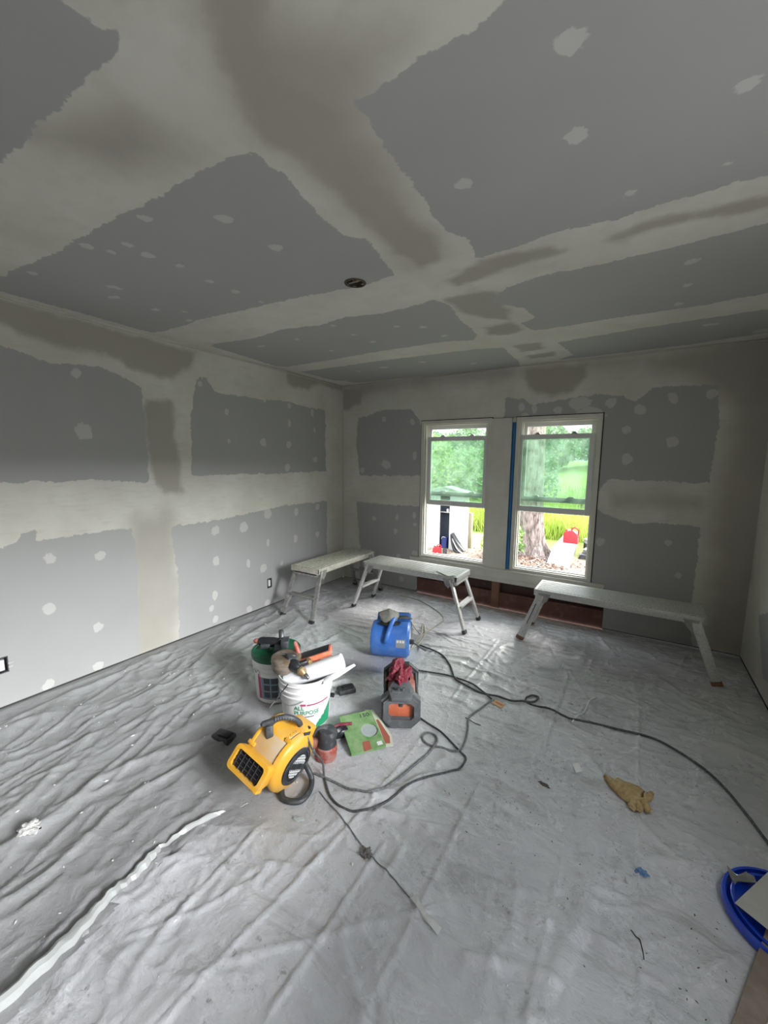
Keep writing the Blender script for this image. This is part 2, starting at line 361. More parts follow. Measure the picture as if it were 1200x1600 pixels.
ceil_spots = [(172, 393, .035), (350, 342, .05, 1.3, .7), (432, 387, .05, 1.2, 1), (135, 385, .055), (200, 383, .05), (230, 399, .05, 1.3), (227, 340, .05), (280, 415, .035), (328, 440, .04), (368, 456, .045), (178, 449, .04, 2.2, 1.2), (178, 465, .04, 2), (243, 484, .04, 1.6), (297, 500, .04, 1.6), (288, 487, .03), (408, 472, .035), (52, 427, .045), (893, 64, .07), (902, 212, .06), (723, 288, .055), (642, 175, .02), (1168, 132, .05), (1137, 255, .03), (983, 302, .03), (408, 541, .05, 1.4), (465, 530, .04), (520, 509, .04), (552, 523, .045), (583, 534, .045), (518, 548, .04), (620, 510, .05), (660, 511, .05), (695, 525, .05), (1080, 409, .05), (1074, 446, .05), (1060, 475, .05), (1110, 507, .05, 2), (600, 574, .06, 1.5), (560, 580, .05), (660, 566, .06), (740, 568, .06), (1190, 517, .10), (540, 595, .05, 2), (880, 300, .0)]
left_board = [
 [(-220, 478), (0, 540), (80, 568), (150, 570), (195, 590), (220, 605), (225, 640), (233, 755), (160, 750), (60, 752), (0, 755), (-220, 765)],
 [(310, 589), (303, 613), (299, 640), (299, 743), (355, 741), (420, 740), (509, 736), (508, 641), (480, 636), (448, 627), (411, 624), (364, 617), (336, 613), (322, 592)],
 [(-220, 880), (0, 858), (28, 846), (33, 830), (56, 830), (56, 848), (93, 840), (140, 832), (205, 826), (212, 860), (215, 907), (219, 1040), (0, 1150), (-220, 1250)],
 [(266, 822), (327, 815), (397, 800), (443, 790), (511, 783), (511, 930), (280, 1010), (278, 900)]]
left_damp = [[(229, 624), (268, 629), (275, 692), (286, 771), (257, 772), (236, 739), (226, 659)],
 [(-220, 400), (0, 465), (160, 508), (308, 550), (299, 575), (266, 592), (200, 575), (187, 564), (140, 550), (84, 540), (56, 533), (0, 505), (-220, 440)],
 [(448, 577), (535, 601), (535, 612), (500, 600), (480, 610), (450, 600)]]
left_mid = [[(257, 818), (226, 828), (212, 880), (219, 960), (219, 1050), (268, 1030), (262, 900)]]
left_spots = [(118, 583, .04), (131, 674, .075), (322, 640, .0), (354, 643, .045, .7), (358, 689, .035, .6, 0.5), (413, 624, .05, .6), (411, 691, .055), (452, 634, .04), (452, 661, .05, .6), (451, 695, .05), (449, 731, .055), (488, 645, .06, .6), (491, 672, .04, .6), (493, 718, .05), (156, 867, .045), (78, 873, .045), (76, 951, .05), (154, 979, .045), (154, 1040, .045), (76, 1070, .045), (337, 829, .06), (381, 823, .07), (338, 876, .07, .7), (388, 880, .06, .5), (336, 930, .06, .6), (330, 951, .04), (337, 968, .045), (419, 803, .07), (463, 799, .06, .7), (496, 792, .05), (462, 842, .07, .6), (419, 848, .05, .6), (412, 888, .06), (390, 952, .05), (418, 942, .05), (313, 600, .03), (440, 880, .03), (496, 835, .05)]
back_board = [
 [(560, 653), (575, 650), (594, 642), (642, 639), (656, 656), (665, 700), (665, 743), (562, 743), (557, 690)],
 [(557, 783), (605, 789), (670, 792), (670, 945), (562, 912), (562, 850)],
 [(789, 622), (820, 624), (832, 633), (877, 625), (934, 616), (973, 619), (990, 628), (1024, 605), (1122, 601), (1123, 667), (1112, 730), (1109, 755), (951, 749), (936, 766), (925, 700), (925, 660), (789, 665)],
 [(925, 792), (951, 806), (985, 817), (1030, 817), (1095, 823), (1081, 939), (1081, 1040), (925, 1000)]]
back_damp = [[(822, 577), (920, 567), (917, 590), (895, 612), (860, 620), (830, 610), (820, 590)], [(535, 606), (565, 609), (563, 630), (545, 640), (535, 640)]]
back_soft = [[(1000, 560), (1230, 510), (1230, 1060), (1100, 1010), (1118, 800), (1150, 640), (1080, 590), (1020, 578)], [(960, 775), (1090, 782), (1090, 790), (960, 788)], [(540, 605), (640, 590), (800, 575), (1000, 560), (1000, 566), (640, 604), (545, 618)]]
back_spots = [(600, 655, .05), (645, 660, .06, .6, .6), (648, 712, .07, .5), (603, 726, .07, 1.3, -.4), (566, 735, .05), (620, 808, .06, .6), (585, 810, .04), (647, 805, .05, .6), (618, 830, .04), (648, 820, .03), (648, 865, .05), (622, 868, .04), (627, 905, .05), (585, 880, .04), (815, 636, .06, .7), (835, 640, .06, .6), (872, 640, .05), (905, 630, .08, 1.6), (955, 630, .06), (1000, 640, .06), (1052, 622, .07, .6, .4), (1050, 690, .06), (980, 717, .07, .8), (979, 672, .05), (1113, 615, .05), (938, 846, .05), (1044, 848, .035), (1060, 900, .03), (820, 650, .05), (920, 650, .1, 1.8)]
def attrs(conv, b, d, s, sp): return {'board': lambda P: region(P, b, conv), 'damp': lambda P: region(P, d, conv), 'soft': lambda P: region(P, s, conv) + (.09 if conv is on_left else 0), 'spot': lambda P: spots(P, sp, conv, .5 if conv is CZ else .72)}

# ------------------------------------------------------------------ the room
GX = .02
jb = CZ(555, 442)                               # ceiling junction box
sheetmesh('ceiling', axis(XL, XR, GX), axis(YF, YB, GX), lambda P: np.stack([P[:, 0], P[:, 1], np.full(len(P), H)], 1),
          lambda c: np.hypot(c[:, 0] - jb[0], c[:, 1] - jb[1]) < .045, attrs(CZ, ceil_board, ceil_damp, [[(330, 0), (640, 60), (560, 160), (690, 400), (640, 415), (380, 170)], [(0, 200), (200, 180), (300, 250), (200, 270)]], ceil_spots), M_dry)
bx1 = (2.827, .244); bx2 = (.727, .27)
def inbox(c, b): return (abs(c[:, 0] - b[0]) < .025) & (abs(c[:, 1] - b[1]) < .045)
LM = attrs(on_left, left_board, left_damp, left_mid, left_spots)
sheetmesh('wall_left', axis(YF, YB, GX, (bx1[0] - .025, bx1[0] + .025, bx2[0] - .025, bx2[0] + .025)), axis(.012, H, GX, (bx1[1] - .045, bx1[1] + .045, bx2[1] - .045, bx2[1] + .045)),
          lambda P: np.stack([np.full(len(P), XL), P[:, 0], P[:, 1]], 1), lambda c: inbox(c, bx1) | inbox(c, bx2), LM, M_dry)
def inr(c, r): return (c[:, 0] > r[0]) & (c[:, 0] < r[1]) & (c[:, 1] > r[2] - .001) & (c[:, 1] < r[3])
sheetmesh('wall_back', axis(XL, XR, GX, (WIN[0], WIN[1], LOW[0], LOW[1])), axis(.02, H, GX, (WIN[2], WIN[3], LOW[3])),
          lambda P: np.stack([P[:, 0], np.full(len(P), YB), P[:, 1]], 1), lambda c: inr(c, WIN) | inr(c, LOW), attrs(on_back, back_board, back_damp, back_soft, back_spots), M_dry)
SW = (-.35, 1.75, .95, 2.05)                   # side window in the right wall, beside and behind the camera
def on_right(px, py): d = ray(px, py); t = XR / d.x; return (t * d.y, CAM.z + t * d.z)
sheetmesh('wall_right', axis(YF, YB, .03, (SW[0], SW[1])), axis(.012, H, .03, (SW[2], SW[3])), lambda P: np.stack([np.full(len(P), XR), P[:, 0], P[:, 1]], 1),
          lambda c: inr(c, SW), attrs(on_right, [[(1185, 960), (1220, 960), (1220, 1080), (1192, 1060)]], [], [[(1195, 560), (1205, 560), (1175, 900), (1165, 900)]], []), M_dry)
RD = (-1.5, -.4, 0, 2.05)
M_rear = mat('added dark panelling', (.10, .07, .05), .7, scale=6, var=.3)  # dark panelling added on the unseen rear wall to cut bounced light
b = MB(); b.span((XL, YF - .02, 0), (RD[0], YF, H)).span((RD[1], YF - .02, 0), (XR, YF, H)).span((RD[0], YF - .02, RD[3]), (RD[1], YF, H)); wr = b.build('wall_rear', M_rear, smooth=False); wr['kind'] = 'structure'
for k in range(28):
    x = XL + .07 + k * .142
    if not (RD[0] - .07 < x < RD[1] + .07): MB().span((x - .066, YF - .001, .0), (x + .066, YF + .010, H)).build('panel', M_rear, wr, False)
MB().span((RD[0] - .1, YF - .6, -.06), (RD[1] + .1, YF - .58, RD[3] + .1)).build('door_2', M_rear, smooth=False)['kind'] = 'structure'
# solid core behind the drywall so daylight only comes through the openings
M_out = mat('outer wall sheathing', (.45, .44, .40), .8)
b = MB()
for a, c in (((XL - .12, YF - .12, -.06), (XL - .06, YB + .13, H + .1)), ((XL - .12, YF - .12, H + .06), (XR + .12, YB + .13, H + .12)),
             ((XR + .004, SW[1], -.06), (XR + .12, YB + .13, H + .1)), ((XR + .004, YF - .12, -.06), (XR + .12, SW[0], H + .1)), ((XR + .004, SW[0], -.06), (XR + .12, SW[1], SW[2])), ((XR + .004, SW[0], SW[3]), (XR + .12, SW[1], H + .1)),
             ((XL - .1, YF - .12, -.06), (RD[0], YF - .02, H + .1)), ((RD[1], YF - .12, -.06), (XR + .1, YF - .02, H + .1)), ((RD[0], YF - .12, RD[3]), (RD[1], YF - .02, H + .1)),
             ((XL - .1, YB + .07, -.3), (WIN[0], YB + .13, H + .1)), ((WIN[1], YB + .07, -.3), (XR + .1, YB + .13, H + .1)), ((WIN[0], YB + .07, WIN[3]), (WIN[1], YB + .13, H + .1)), ((WIN[0], YB + .07, -.3), (WIN[1], YB + .13, .40))):
    b.span(a, c)
b.build('wall_sheathing', M_out)['kind'] = 'structure'
# side window and rear doorway frames
b = MB()
for z in (SW[2], SW[3]): b.span((XR - .015, SW[0] - .05, z - .03), (XR + .13, SW[1] + .05, z + .03))
for y in (SW[0], (SW[0] + SW[1]) / 2, SW[1]): b.span((XR - .014, y - .03, SW[2]), (XR + .125, y + .03, SW[3]))
b.build('window_3', M_white)['kind'] = 'structure'
b = MB()
for x in (RD[0], RD[1]): b.span((x - .035, YF - .125, 0), (x + .035, YF + .015, RD[3]))
b.span((RD[0] - .03, YF - .124, RD[3] - .03), (RD[1] + .03, YF + .014, RD[3] + .04))
b.build('door_1', M_white)['kind'] = 'structure'
# dark strips standing for the shadow gap and exposed edge along the wall foot
MB().span((XL - .03, YF, -.012), (XL - .004, YB, .02)).build('foot_gap_left', M_seam)['kind'] = 'structure'
b = MB(); b.span((XL, YB + .006, -.012), (LOW[0], YB + .03, .03)); b.span((LOW[1], YB + .006, -.012), (XR, YB + .03, .03)); b.build('foot_gap_back', M_seam)['kind'] = 'structure'
MB().span((XR - .0015, SW[1] - 2.5, -.012), (XR + .0035, YB, .014)).build('foot_gap_right', M_seam)['kind'] = 'structure'
# corner bead ridges under the ceiling
M_bead = mat('corner bead mud', (.50, .48, .43), .7)
MB().tube([(XL + .004, y, H - .018 + .004 * math.sin(y * 3)) for y in np.linspace(YF, YB, 30)], .005, 6, 2).build('trim_1', M_bead)['kind'] = 'structure'
MB().tube([(x, YB - .004, H - .014 + .003 * math.sin(x * 5)) for x in np.linspace(XL, XR, 30)], .004, 6, 2).build('trim_2', M_bead)['kind'] = 'structure'
MB().tube([(XL + .004, YB - .004, z) for z in np.linspace(.03, H - .02, 12)], .006, 6, 2).build('trim_3', M_bead)['kind'] = 'structure'

# ------------------------------------------------------------------ windows
def glass(name, tint, haze):
    m, n, l, b = nt(name); n.remove(b); out = n['Material Output']
    tr = n.new('ShaderNodeBsdfTransparent'); tr.inputs[0].default_value = (*tint, 1)
    gl = n.new('ShaderNodeBsdfGlossy'); gl.inputs['Roughness'].default_value = .05
    df = n.new('ShaderNodeBsdfTranslucent'); df.inputs[0].default_value = (.72, .85, .76, 1)
    t = noise_node(n, l, 9, 6, .6); f = math_n(n, l, 'MULTIPLY', ramp(n, l, t.outputs['Fac'], .25, .8).outputs[0], haze)
    m1 = n.new('ShaderNodeMixShader'); l.new(f, m1.inputs[0]); l.new(tr.outputs[0], m1.inputs[1]); l.new(df.outputs[0], m1.inputs[2])
    m2 = n.new('ShaderNodeMixShader'); m2.inputs[0].default_value = .06; l.new(m1.outputs[0], m2.inputs[1]); l.new(gl.outputs[0], m2.inputs[2])
    l.new(m2.outputs[0], out.inputs[0]); return m
M_glass = glass('dusty green tinted glass', (.58, .72, .63), .22)
M_glass2 = glass('clear window glass', (.95, .97, .95), .06)
def frame_box(bm, x0, x1, z0, z1, w, y0, y1, wb=None, wt=None):
    wb = w if wb is None else wb; wt = w if wt is None else wt
    bm.span((x0, y0, z0), (x0 + w, y1, z1), .003); bm.span((x1 - w, y0, z0), (x1, y1, z1), .003)
    bm.span((x0 + w, y0 + .001, z0), (x1 - w, y1 - .001, z0 + wb), .003); bm.span((x0 + w, y0 + .001, z1 - wt), (x1 - w, y1 - .001, z1), .003)
def window(n, x0, x1, z0, z1, s0, s1):
    root = MB(); frame_box(root, x0, x1, z0, z1, .038, YB - .012, YB + .012, .03, .035)       # face casing
    frame_box(root, x0 + .028, x1 - .028, z0 + .02, z1 - .028, .022, YB + .010, YB + .115, .02)  # jamb box
    frame_box(root, x0 + .046, x1 - .046, z0 + .036, z1 - .046, .012, YB + .05, YB + .058)
    w = root.build('window_%d' % n, M_white, smooth=False); w['kind'] = 'structure'
    # upper sash at the top, behind; lower sash pushed up in front of it
    a, c = x0 + .055, x1 - .055
    u = MB(); frame_box(u, a, c, 1.14, z1 - .055, .036, YB + .072, YB + .100, .05, .035); us = u.build('upper_sash', M_whiteclean, w, False)
    MB().span((a + .03, YB + .084, 1.18), (c - .03, YB + .088, z1 - .085)).build('pane', M_glass2, us, False)
    l_ = MB(); frame_box(l_, s0, s1, 1.045, 1.79, .045, YB + .016, YB + .046, .05, .045); ls = l_.build('lower_sash', M_whiteclean, w, False)
    MB().span((s0 + .04, YB + .029, 1.09), (s1 - .04, YB + .033, 1.75)).build('pane', M_glass, ls, False)
    for q in (.26, .74):
        x = s0 + (s1 - s0) * q
        MB().prism([(-.032, 0), (-.016, .010), (-.010, .02), (.010, .02), (.020, .010), (.032, 0)], -.012, .012, Matrix.Translation((x, YB + .03, 1.789)) @ AX(Vector((1, 0, 0)), Vector((0, 0, 1)), Vector((0, -1, 0)))).build('sash_lock', M_alu_dark if n == 2 else M_whiteclean, ls)
        MB().prism([(-.035, 0), (-.02, .012), (.02, .012), (.035, 0)], -.012, .012, Matrix.Translation((x, YB + .082, 1.19)) @ AX(Vector((1, 0, 0)), Vector((0, 0, 1)), Vector((0, -1, 0)))).build('sash_lock', M_alu_dark, us)
    # half screen track bar outside
    MB().span((a, YB + .104, 1.03), (c, YB + .112, 1.045)).build('screen_rail', M_alu, w)
    return w
b = MB(); frame_box(b, -2.070, -1.262, .422, 1.970, .02, YB - .0035, YB + .004); frame_box(b, -1.036, -.279, .422, 1.966, .02, YB - .0035, YB + .004); b.build('casing_gap', M_seam, smooth=False)['kind'] = 'structure'  # near-black frames behind the casings stand for the shade in their gap
window(1, -2.062, -1.268, .43, 1.962, -1.995, -1.308)
window(2, -1.030, -.287, .43, 1.958, -1.010, -.338)
MB().span((-1.268, YB - .022, .425), (-1.068, YB + .10, 1.953), .003).build('trim_4', M_white)['kind'] = 'structure'      # mullion board
MB().span((-1.068, YB + .006, .44), (-1.030, YB + .09, 1.955)).build('trim_6', M_white)['kind'] = 'structure'
tp = MB(); Vt = []
for z in np.linspace(.44, 1.91, 30): Vt.append(z)
vv = []; ff = []
for i, z in enumerate(Vt):
    w_ = .004 * math.sin(z * 9)
    vv += [(-1.067, YB - .004 + w_ * .3, z), (-1.050 + w_, YB - .012, z), (-1.033, YB - .003, z)]
for i in range(len(Vt) - 1):
    for k in (0, 1): ff.append((3 * i + k, 3 * i + k + 1, 3 * i + k + 4, 3 * i + k + 3))
tp._add(vv, ff); o = tp.build('membrane_strip', M_blue_tape)
setp(o, 'narrow vertical strip of bright blue plastic beside the right window', 'tape')
sm = o.modifiers.new('s', 'SOLIDIFY'); sm.thickness = .002
# stool, apron
o = MB().span((-2.170, YB - .035, .405), (-.175, YB + .07, .430), .003).build('trim_5', M_white); o['kind'] = 'structure'
MB().span((-2.165, YB - .028, .335), (-.182, YB + .006, .405), .003).build('window_apron', M_white, o)
MB().span((-2.12, YB - .004, .285), (-.19, YB + .02, .335), .002).build('apron_moulding', M_white, o)
# opened wall below: boards, stud, peeling remnant
o = MB().span((-2.09, YB + .058, -.012), (-.165, YB + .075, .34)).build('trim_7', M_brown2); o['kind'] = 'structure'
MB().span((-2.088, YB + .008, -.008), (-1.205, YB + .056, .165), .004).build('baseboard_plank', M_brown, o)
MB().span((-1.125, YB + .008, -.008), (-.168, YB + .056, .165), .004).build('baseboard_plank', M_brown, o)
MB().span((-2.088, YB + .000, .160), (-1.205, YB + .056, .178), .004).build('plank_cap', M_brown, o)
MB().span((-1.125, YB + .000, .160), (-.168, YB + .056, .178), .004).build('plank_cap', M_brown, o)
MB().span((-1.205, YB + .002, -.01), (-1.125, YB + .056, .30), .002).build('stud', M_stud, o)
random.seed(3)
top = [(-.79 + .6 * k / 14, .292) for k in range(15)]; bot = [(-.79 + .6 * k / 14, .205 + random.uniform(0, .045) + (.05 if k in (6, 7, 8, 9) else 0)) for k in range(15)][::-1]
MB().prism(top[:8] + bot[7:], YB - .0, YB - .004, Matrix(((1, 0, 0, 0), (0, 0, 1, YB + .062 - YB), (0, 1, 0, 0), (0, 0, 0, 1)))).build('peeling_plaster', M_white, o)

# outlets and ceiling box
def outlet(y, z, label):
    t = thing('outlet_box', label, 'outlet', (XL, y, z))
    b = MB(); 
    for a in (-.027, .027): b.span((-.045, a - .003, -.05), (.003, a + .003, .05))
    for a in (-.047, .047): b.span((-.045, -.025, a - .003), (.0025, .025, a + .003))
    b.span((-.048, -.028, -.05), (-.044, .028, .05)); b.build('box', M_charcoal, t)
    b = MB(); b.span((-.03, -.014, -.033), (.004, .012, .033), .003); b.build('receptacle', M_bucket, t)
    return t
outlet(bx1[0], bx1[1], 'small open outlet box in the left wall behind the leftmost bench')
t2 = outlet(bx2[0], bx2[1], 'open outlet box cut off at the left edge of the photo, metal tabs sticking out')
MB().span((-.002, .028, .0), (.004, .055, .006)).span((-.002, .028, -.025), (.004, .05, -.018)).build('tab', M_alu, t2)
t = thing('ceiling_junction_box', 'round rusty electrical box recessed in the ceiling', 'electrical box', (jb[0], jb[1], H))
MB().lathe([(.056, -.003), (.058, .002), (.046, .003), (.044, .05), (.0, .05)], 32).lathe([(.044, -.004), (.056, -.003), (.056, .0)], 32).build('box', M_wirebox, t)
MB().tube([(.03, 0, .045), (.01, .01, .012), (-.02, .015, .02), (-.03, 0, .045)], .004).build('wire', M_paper, t)
MB().tube([(-.01, -.03, .045), (.0, -.01, .005), (.02, -.01, .012), (.03, -.02, .045)], .004).build('wire', M_brass, t)
MB().span((-.042, -.006, .004), (.042, .006, .008)).build('strap', M_alu_dark, t)

# ------------------------------------------------------------------ sheets on the floor
rng = np.random.RandomState(5)
def vnoise(x, y, seed):
    r = np.random.RandomState(seed).rand(256, 256); xi = np.floor(x).astype(int); yi = np.floor(y).astype(int); fx = x - xi; fy = y - yi
    fx = fx * fx * (3 - 2 * fx); fy = fy * fy * (3 - 2 * fy); g = lambda i, j: r[i % 256, j % 256]
    return (g(xi, yi) * (1 - fx) + g(xi + 1, yi) * fx) * (1 - fy) + (g(xi, yi + 1) * (1 - fx) + g(xi + 1, yi + 1) * fx) * fy
def ridged(x, y, seed): return 1 - np.abs(2 * vnoise(x, y, seed) - 1)
def polyd(P, pts):
    d = np.full(len(P), 9.)
    for (ax, ay), (bx, by) in zip(pts[:-1], pts[1:]):
        ex, ey = bx - ax, by - ay; t = np.clip(((P[:, 0] - ax) * ex + (P[:, 1] - ay) * ey) / (ex * ex + ey * ey), 0, 1)
        d = np.minimum(d, np.hypot(P[:, 0] - ax - t * ex, P[:, 1] - ay - t * ey))
    return d
objs_xy = [(-1.88, 1.71, .17), (-1.56, 1.65, .17), (-1.33, 1.28, .24), (-1.53, 2.58, .25), (-1.13, 2.05, .25), (-1.14, 1.72, .2), (.55, 1.68, .2)]
def flat(P):
    k = np.ones(len(P))
    for x, y, r in objs_xy: k = np.minimum(k, np.clip((np.hypot(P[:, 0] - x, P[:, 1] - y) - r) / .12, .08, 1))
    return k
def h_left(P):
    x, y = P[:, 0], P[:, 1]; u = x * .94 + y * .34; v = -x * .34 + y * .94
    wx = vnoise(x * 1.5, y * 1.5, 3) * 1.6; wy = vnoise(x * 1.5 + 40, y * 1.5, 4) * 1.6
    a = ridged(u * 5.5 + wx * 2, v * 1.9 + wy * 2, 11) ** 3 * .022 + ridged(u * 11 + wy * 2, v * 4.5 + wx * 3, 12) ** 4 * .013 + ridged(x * 16 + wy * 2, y * 14 + wx * 2, 13) ** 3 * .008
    edge = np.clip(np.minimum(np.minimum(x - XL, YB - y) / .15, 1), .1, 1)
    return a * flat(P) * edge
creases = [[on_z(900, 1240), on_z(822, 1599)], [on_z(750, 1225), on_z(640, 1450), on_z(560, 1600)], [on_z(440, 1260), on_z(250, 1460)], [on_z(600, 1320), on_z(420, 1590)], [on_z(500, 1240), on_z(570, 1330), on_z(640, 1410)],
           [(-.9, 3.3), (-.9, 1.3), (-.98, .4)], [(-.5, 3.4), (-.31, 3.0), (-.31, 1.9)], [(.12, 2.9), (.12, 1.2)]]
folds = [([on_z(925, 1270), on_z(922, 1340), on_z(905, 1440), on_z(860, 1530), on_z(830, 1600)], .012, .03), ([on_z(640, 1290), on_z(720, 1310), on_z(800, 1330)], .012, .018), ([on_z(590, 1270), on_z(660, 1290), on_z(730, 1300)], .008, .015),
         ([on_z(1100, 1520), on_z(1200, 1480)], .012, .02), ([on_z(720, 1400), on_z(870, 1395)], .006, .012), ([on_z(350, 1510), on_z(600, 1440), on_z(700, 1420)], .008, .012), ([on_z(720, 1195), on_z(840, 1190), on_z(960, 1200)], .006, .01), ([on_z(900, 1130), on_z(915, 1100)], .008, .012),
         ([on_z(480, 1230), on_z(600, 1250)], .012, .016), ([on_z(950, 1300), on_z(940, 1370), on_z(960, 1400)], .006, .018)]
def u_(x, y, a): return x * math.cos(a) + y * math.sin(a)
SEGS = []
_r = random.Random(21)
for _ in range(130):
    cx_, cy_, a_, l_ = _r.uniform(-1.7, .7), _r.uniform(.5, 3.7), _r.choice((-.45, .1, 1.35, 1.1, 2.2)) + _r.gauss(0, .3), _r.uniform(.06, .24)
    SEGS.append(([(cx_ - math.cos(a_) * l_, cy_ - math.sin(a_) * l_), (cx_ + _r.gauss(0, .02), cy_ + _r.gauss(0, .02)), (cx_ + math.cos(a_) * l_, cy_ + math.sin(a_) * l_)], _r.uniform(.003, .0085), _r.uniform(.007, .014)))
def h_right(P):
    x, y = P[:, 0], P[:, 1]; wx = vnoise(x * 2, y * 2, 23) * 1.5; wy = vnoise(x * 2 + 30, y * 2, 24) * 1.5
    a = ridged(x * 2.2 + wx, y * 3.2 + wy, 21) ** 6 * .010 + ridged(x * 5 + wx * 1.5, y * 9 + wy * 1.5, 22) ** 6 * .008 + ridged(x * 13 + wy, y * 17 + wx, 25) ** 4 * .0036 + vnoise(x * 30, y * 30, 27) * .0012
    near = np.clip((2.3 - y) / .6, 0, 1)
    a += ridged(u_(x, y, .5) * 3 + wx, u_(x, y, 2.0) * 7 + wy, 28) ** 8 * .008 * near
    for seg, hh, ww in SEGS:
        m_ = (np.abs(x - seg[0][0]) < .6) & (np.abs(y - seg[0][1]) < .6); q = P[m_]; a[m_] += hh * np.exp(-(polyd(q, seg) / ww) ** 2)
    far = np.clip((y - 1.9) / .8, 0, 1) * np.clip((.3 - x) / .6, .3, 1)
    a += far * ridged(x * 3.5 + wy * 2, y * 12 + wx * 2, 26) ** 3 * .008
    for c in creases: a += .008 * np.exp(-(polyd(P, c) / .008) ** 2)
    for c, hh, ww in folds: a += hh * np.exp(-(polyd(P, c) / ww) ** 2)
    edge = np.clip(np.minimum(np.minimum(XR - x, YB - y), x - XL) / .12, .1, 1)
    return a * flat(P) * edge
EDGE = [(-1.30, -1.6), (-1.33, -.3), (-1.356, .227), (-1.404, .478), (-1.439, .627), (-1.456, .796), (-1.346, 1.055), (-1.42, 1.25), (-1.95, 1.45), (-2.35, 1.95), (-2.75, 2.6), (-3.3, 3.0)]
def xedge(y): return np.interp(y, [p[1] for p in EDGE], [p[0] for p in EDGE])
def in_left(c): return c[:, 0] > xedge(c[:, 1]) + .04
def dullf(P): return np.clip((P[:, 1] - .8) / .2, 0, 1) * np.clip((xedge(P[:, 1]) + .45 - P[:, 0]) / .45, 0, 1)
def blendh(P):
    k = np.clip((P[:, 1] - .9) / .3, 0, 1) * np.clip((xedge(P[:, 1]) + .35 - P[:, 0]) / .4, 0, 1); return h_right(P) * (1 - k) + k * h_left(P)
def zat(pts):
    P = np.array([[p[0], p[1]] for p in pts], float); L = P[:, 0] < xedge(P[:, 1])
    h = np.where(L, h_left(P), blendh(P)) + .002
    return h
o = sheetmesh('drop_cloth', axis(XL + .001, -1.18, .0105), axis(YF + .01, 3.0, .0105), lambda P: np.stack([P[:, 0], P[:, 1], h_left(P) - .001], 1), in_left, {'dull': lambda P: np.ones(len(P))}, M_drop, None)
setp(o, 'dull grey rumpled drop cloth covering the left front of the floor', 'drop cloth')
o = sheetmesh('plastic_sheet', axis(XL + .001, XR - .0005, .0095), axis(YF + .01, YB - .001, .0095), lambda P: np.stack([P[:, 0], P[:, 1], blendh(P) + .0015], 1),
              lambda c: c[:, 0] < xedge(c[:, 1]), {'dull': dullf}, M_sheet, None)
setp(o, 'clear glossy plastic sheet with straight fold creases spread over the floor', 'plastic sheet')
# the rolled-over edge of the plastic sheet
M_roll_edge = mat('folded translucent plastic edge', (.46, .47, .46), .25, scale=14, bmp=.5, coat=.2)
b = MB(); Pt = catmull([Vector((x - .012, y, 0)) for x, y in EDGE[1:7]], 14); V = []; Fc = []
Pz = np.max([zat([(p.x + q, p.y) for p in Pt]) for q in (-.02, 0, .02, .04)], axis=0); Pz = np.convolve(np.pad(Pz, 3, mode='edge'), np.ones(7) / 7, 'valid')
for i, p in enumerate(Pt):
    q = i / (len(Pt) - 1); w = .042 * (1 - q) + .012 + .010 * math.sin(q * 23) * (1 - q); hgt = .026 * (1 - q * .7) + .005 * math.sin(q * 31)
    for dx, dz in ((-w * .5, .001), (-w * .42, hgt * .7), (-w * .1, hgt), (w * .25, hgt * .75), (w * .6, hgt * .25), (w * 1.0, .006)): V.append((p.x + dx + .004 * math.sin(i * 1.7), p.y, dz + (Pz[i] if dz > .008 else 0)))
for i in range(len(Pt) - 1):
    for k in range(5): Fc.append((6 * i + k, 6 * i + k + 1, 6 * i + k + 7, 6 * i + k + 6))
b._add(V, Fc); o2 = b.build('folded_edge', M_roll_edge, o, label='shiny rolled-over long edge of the sheet')

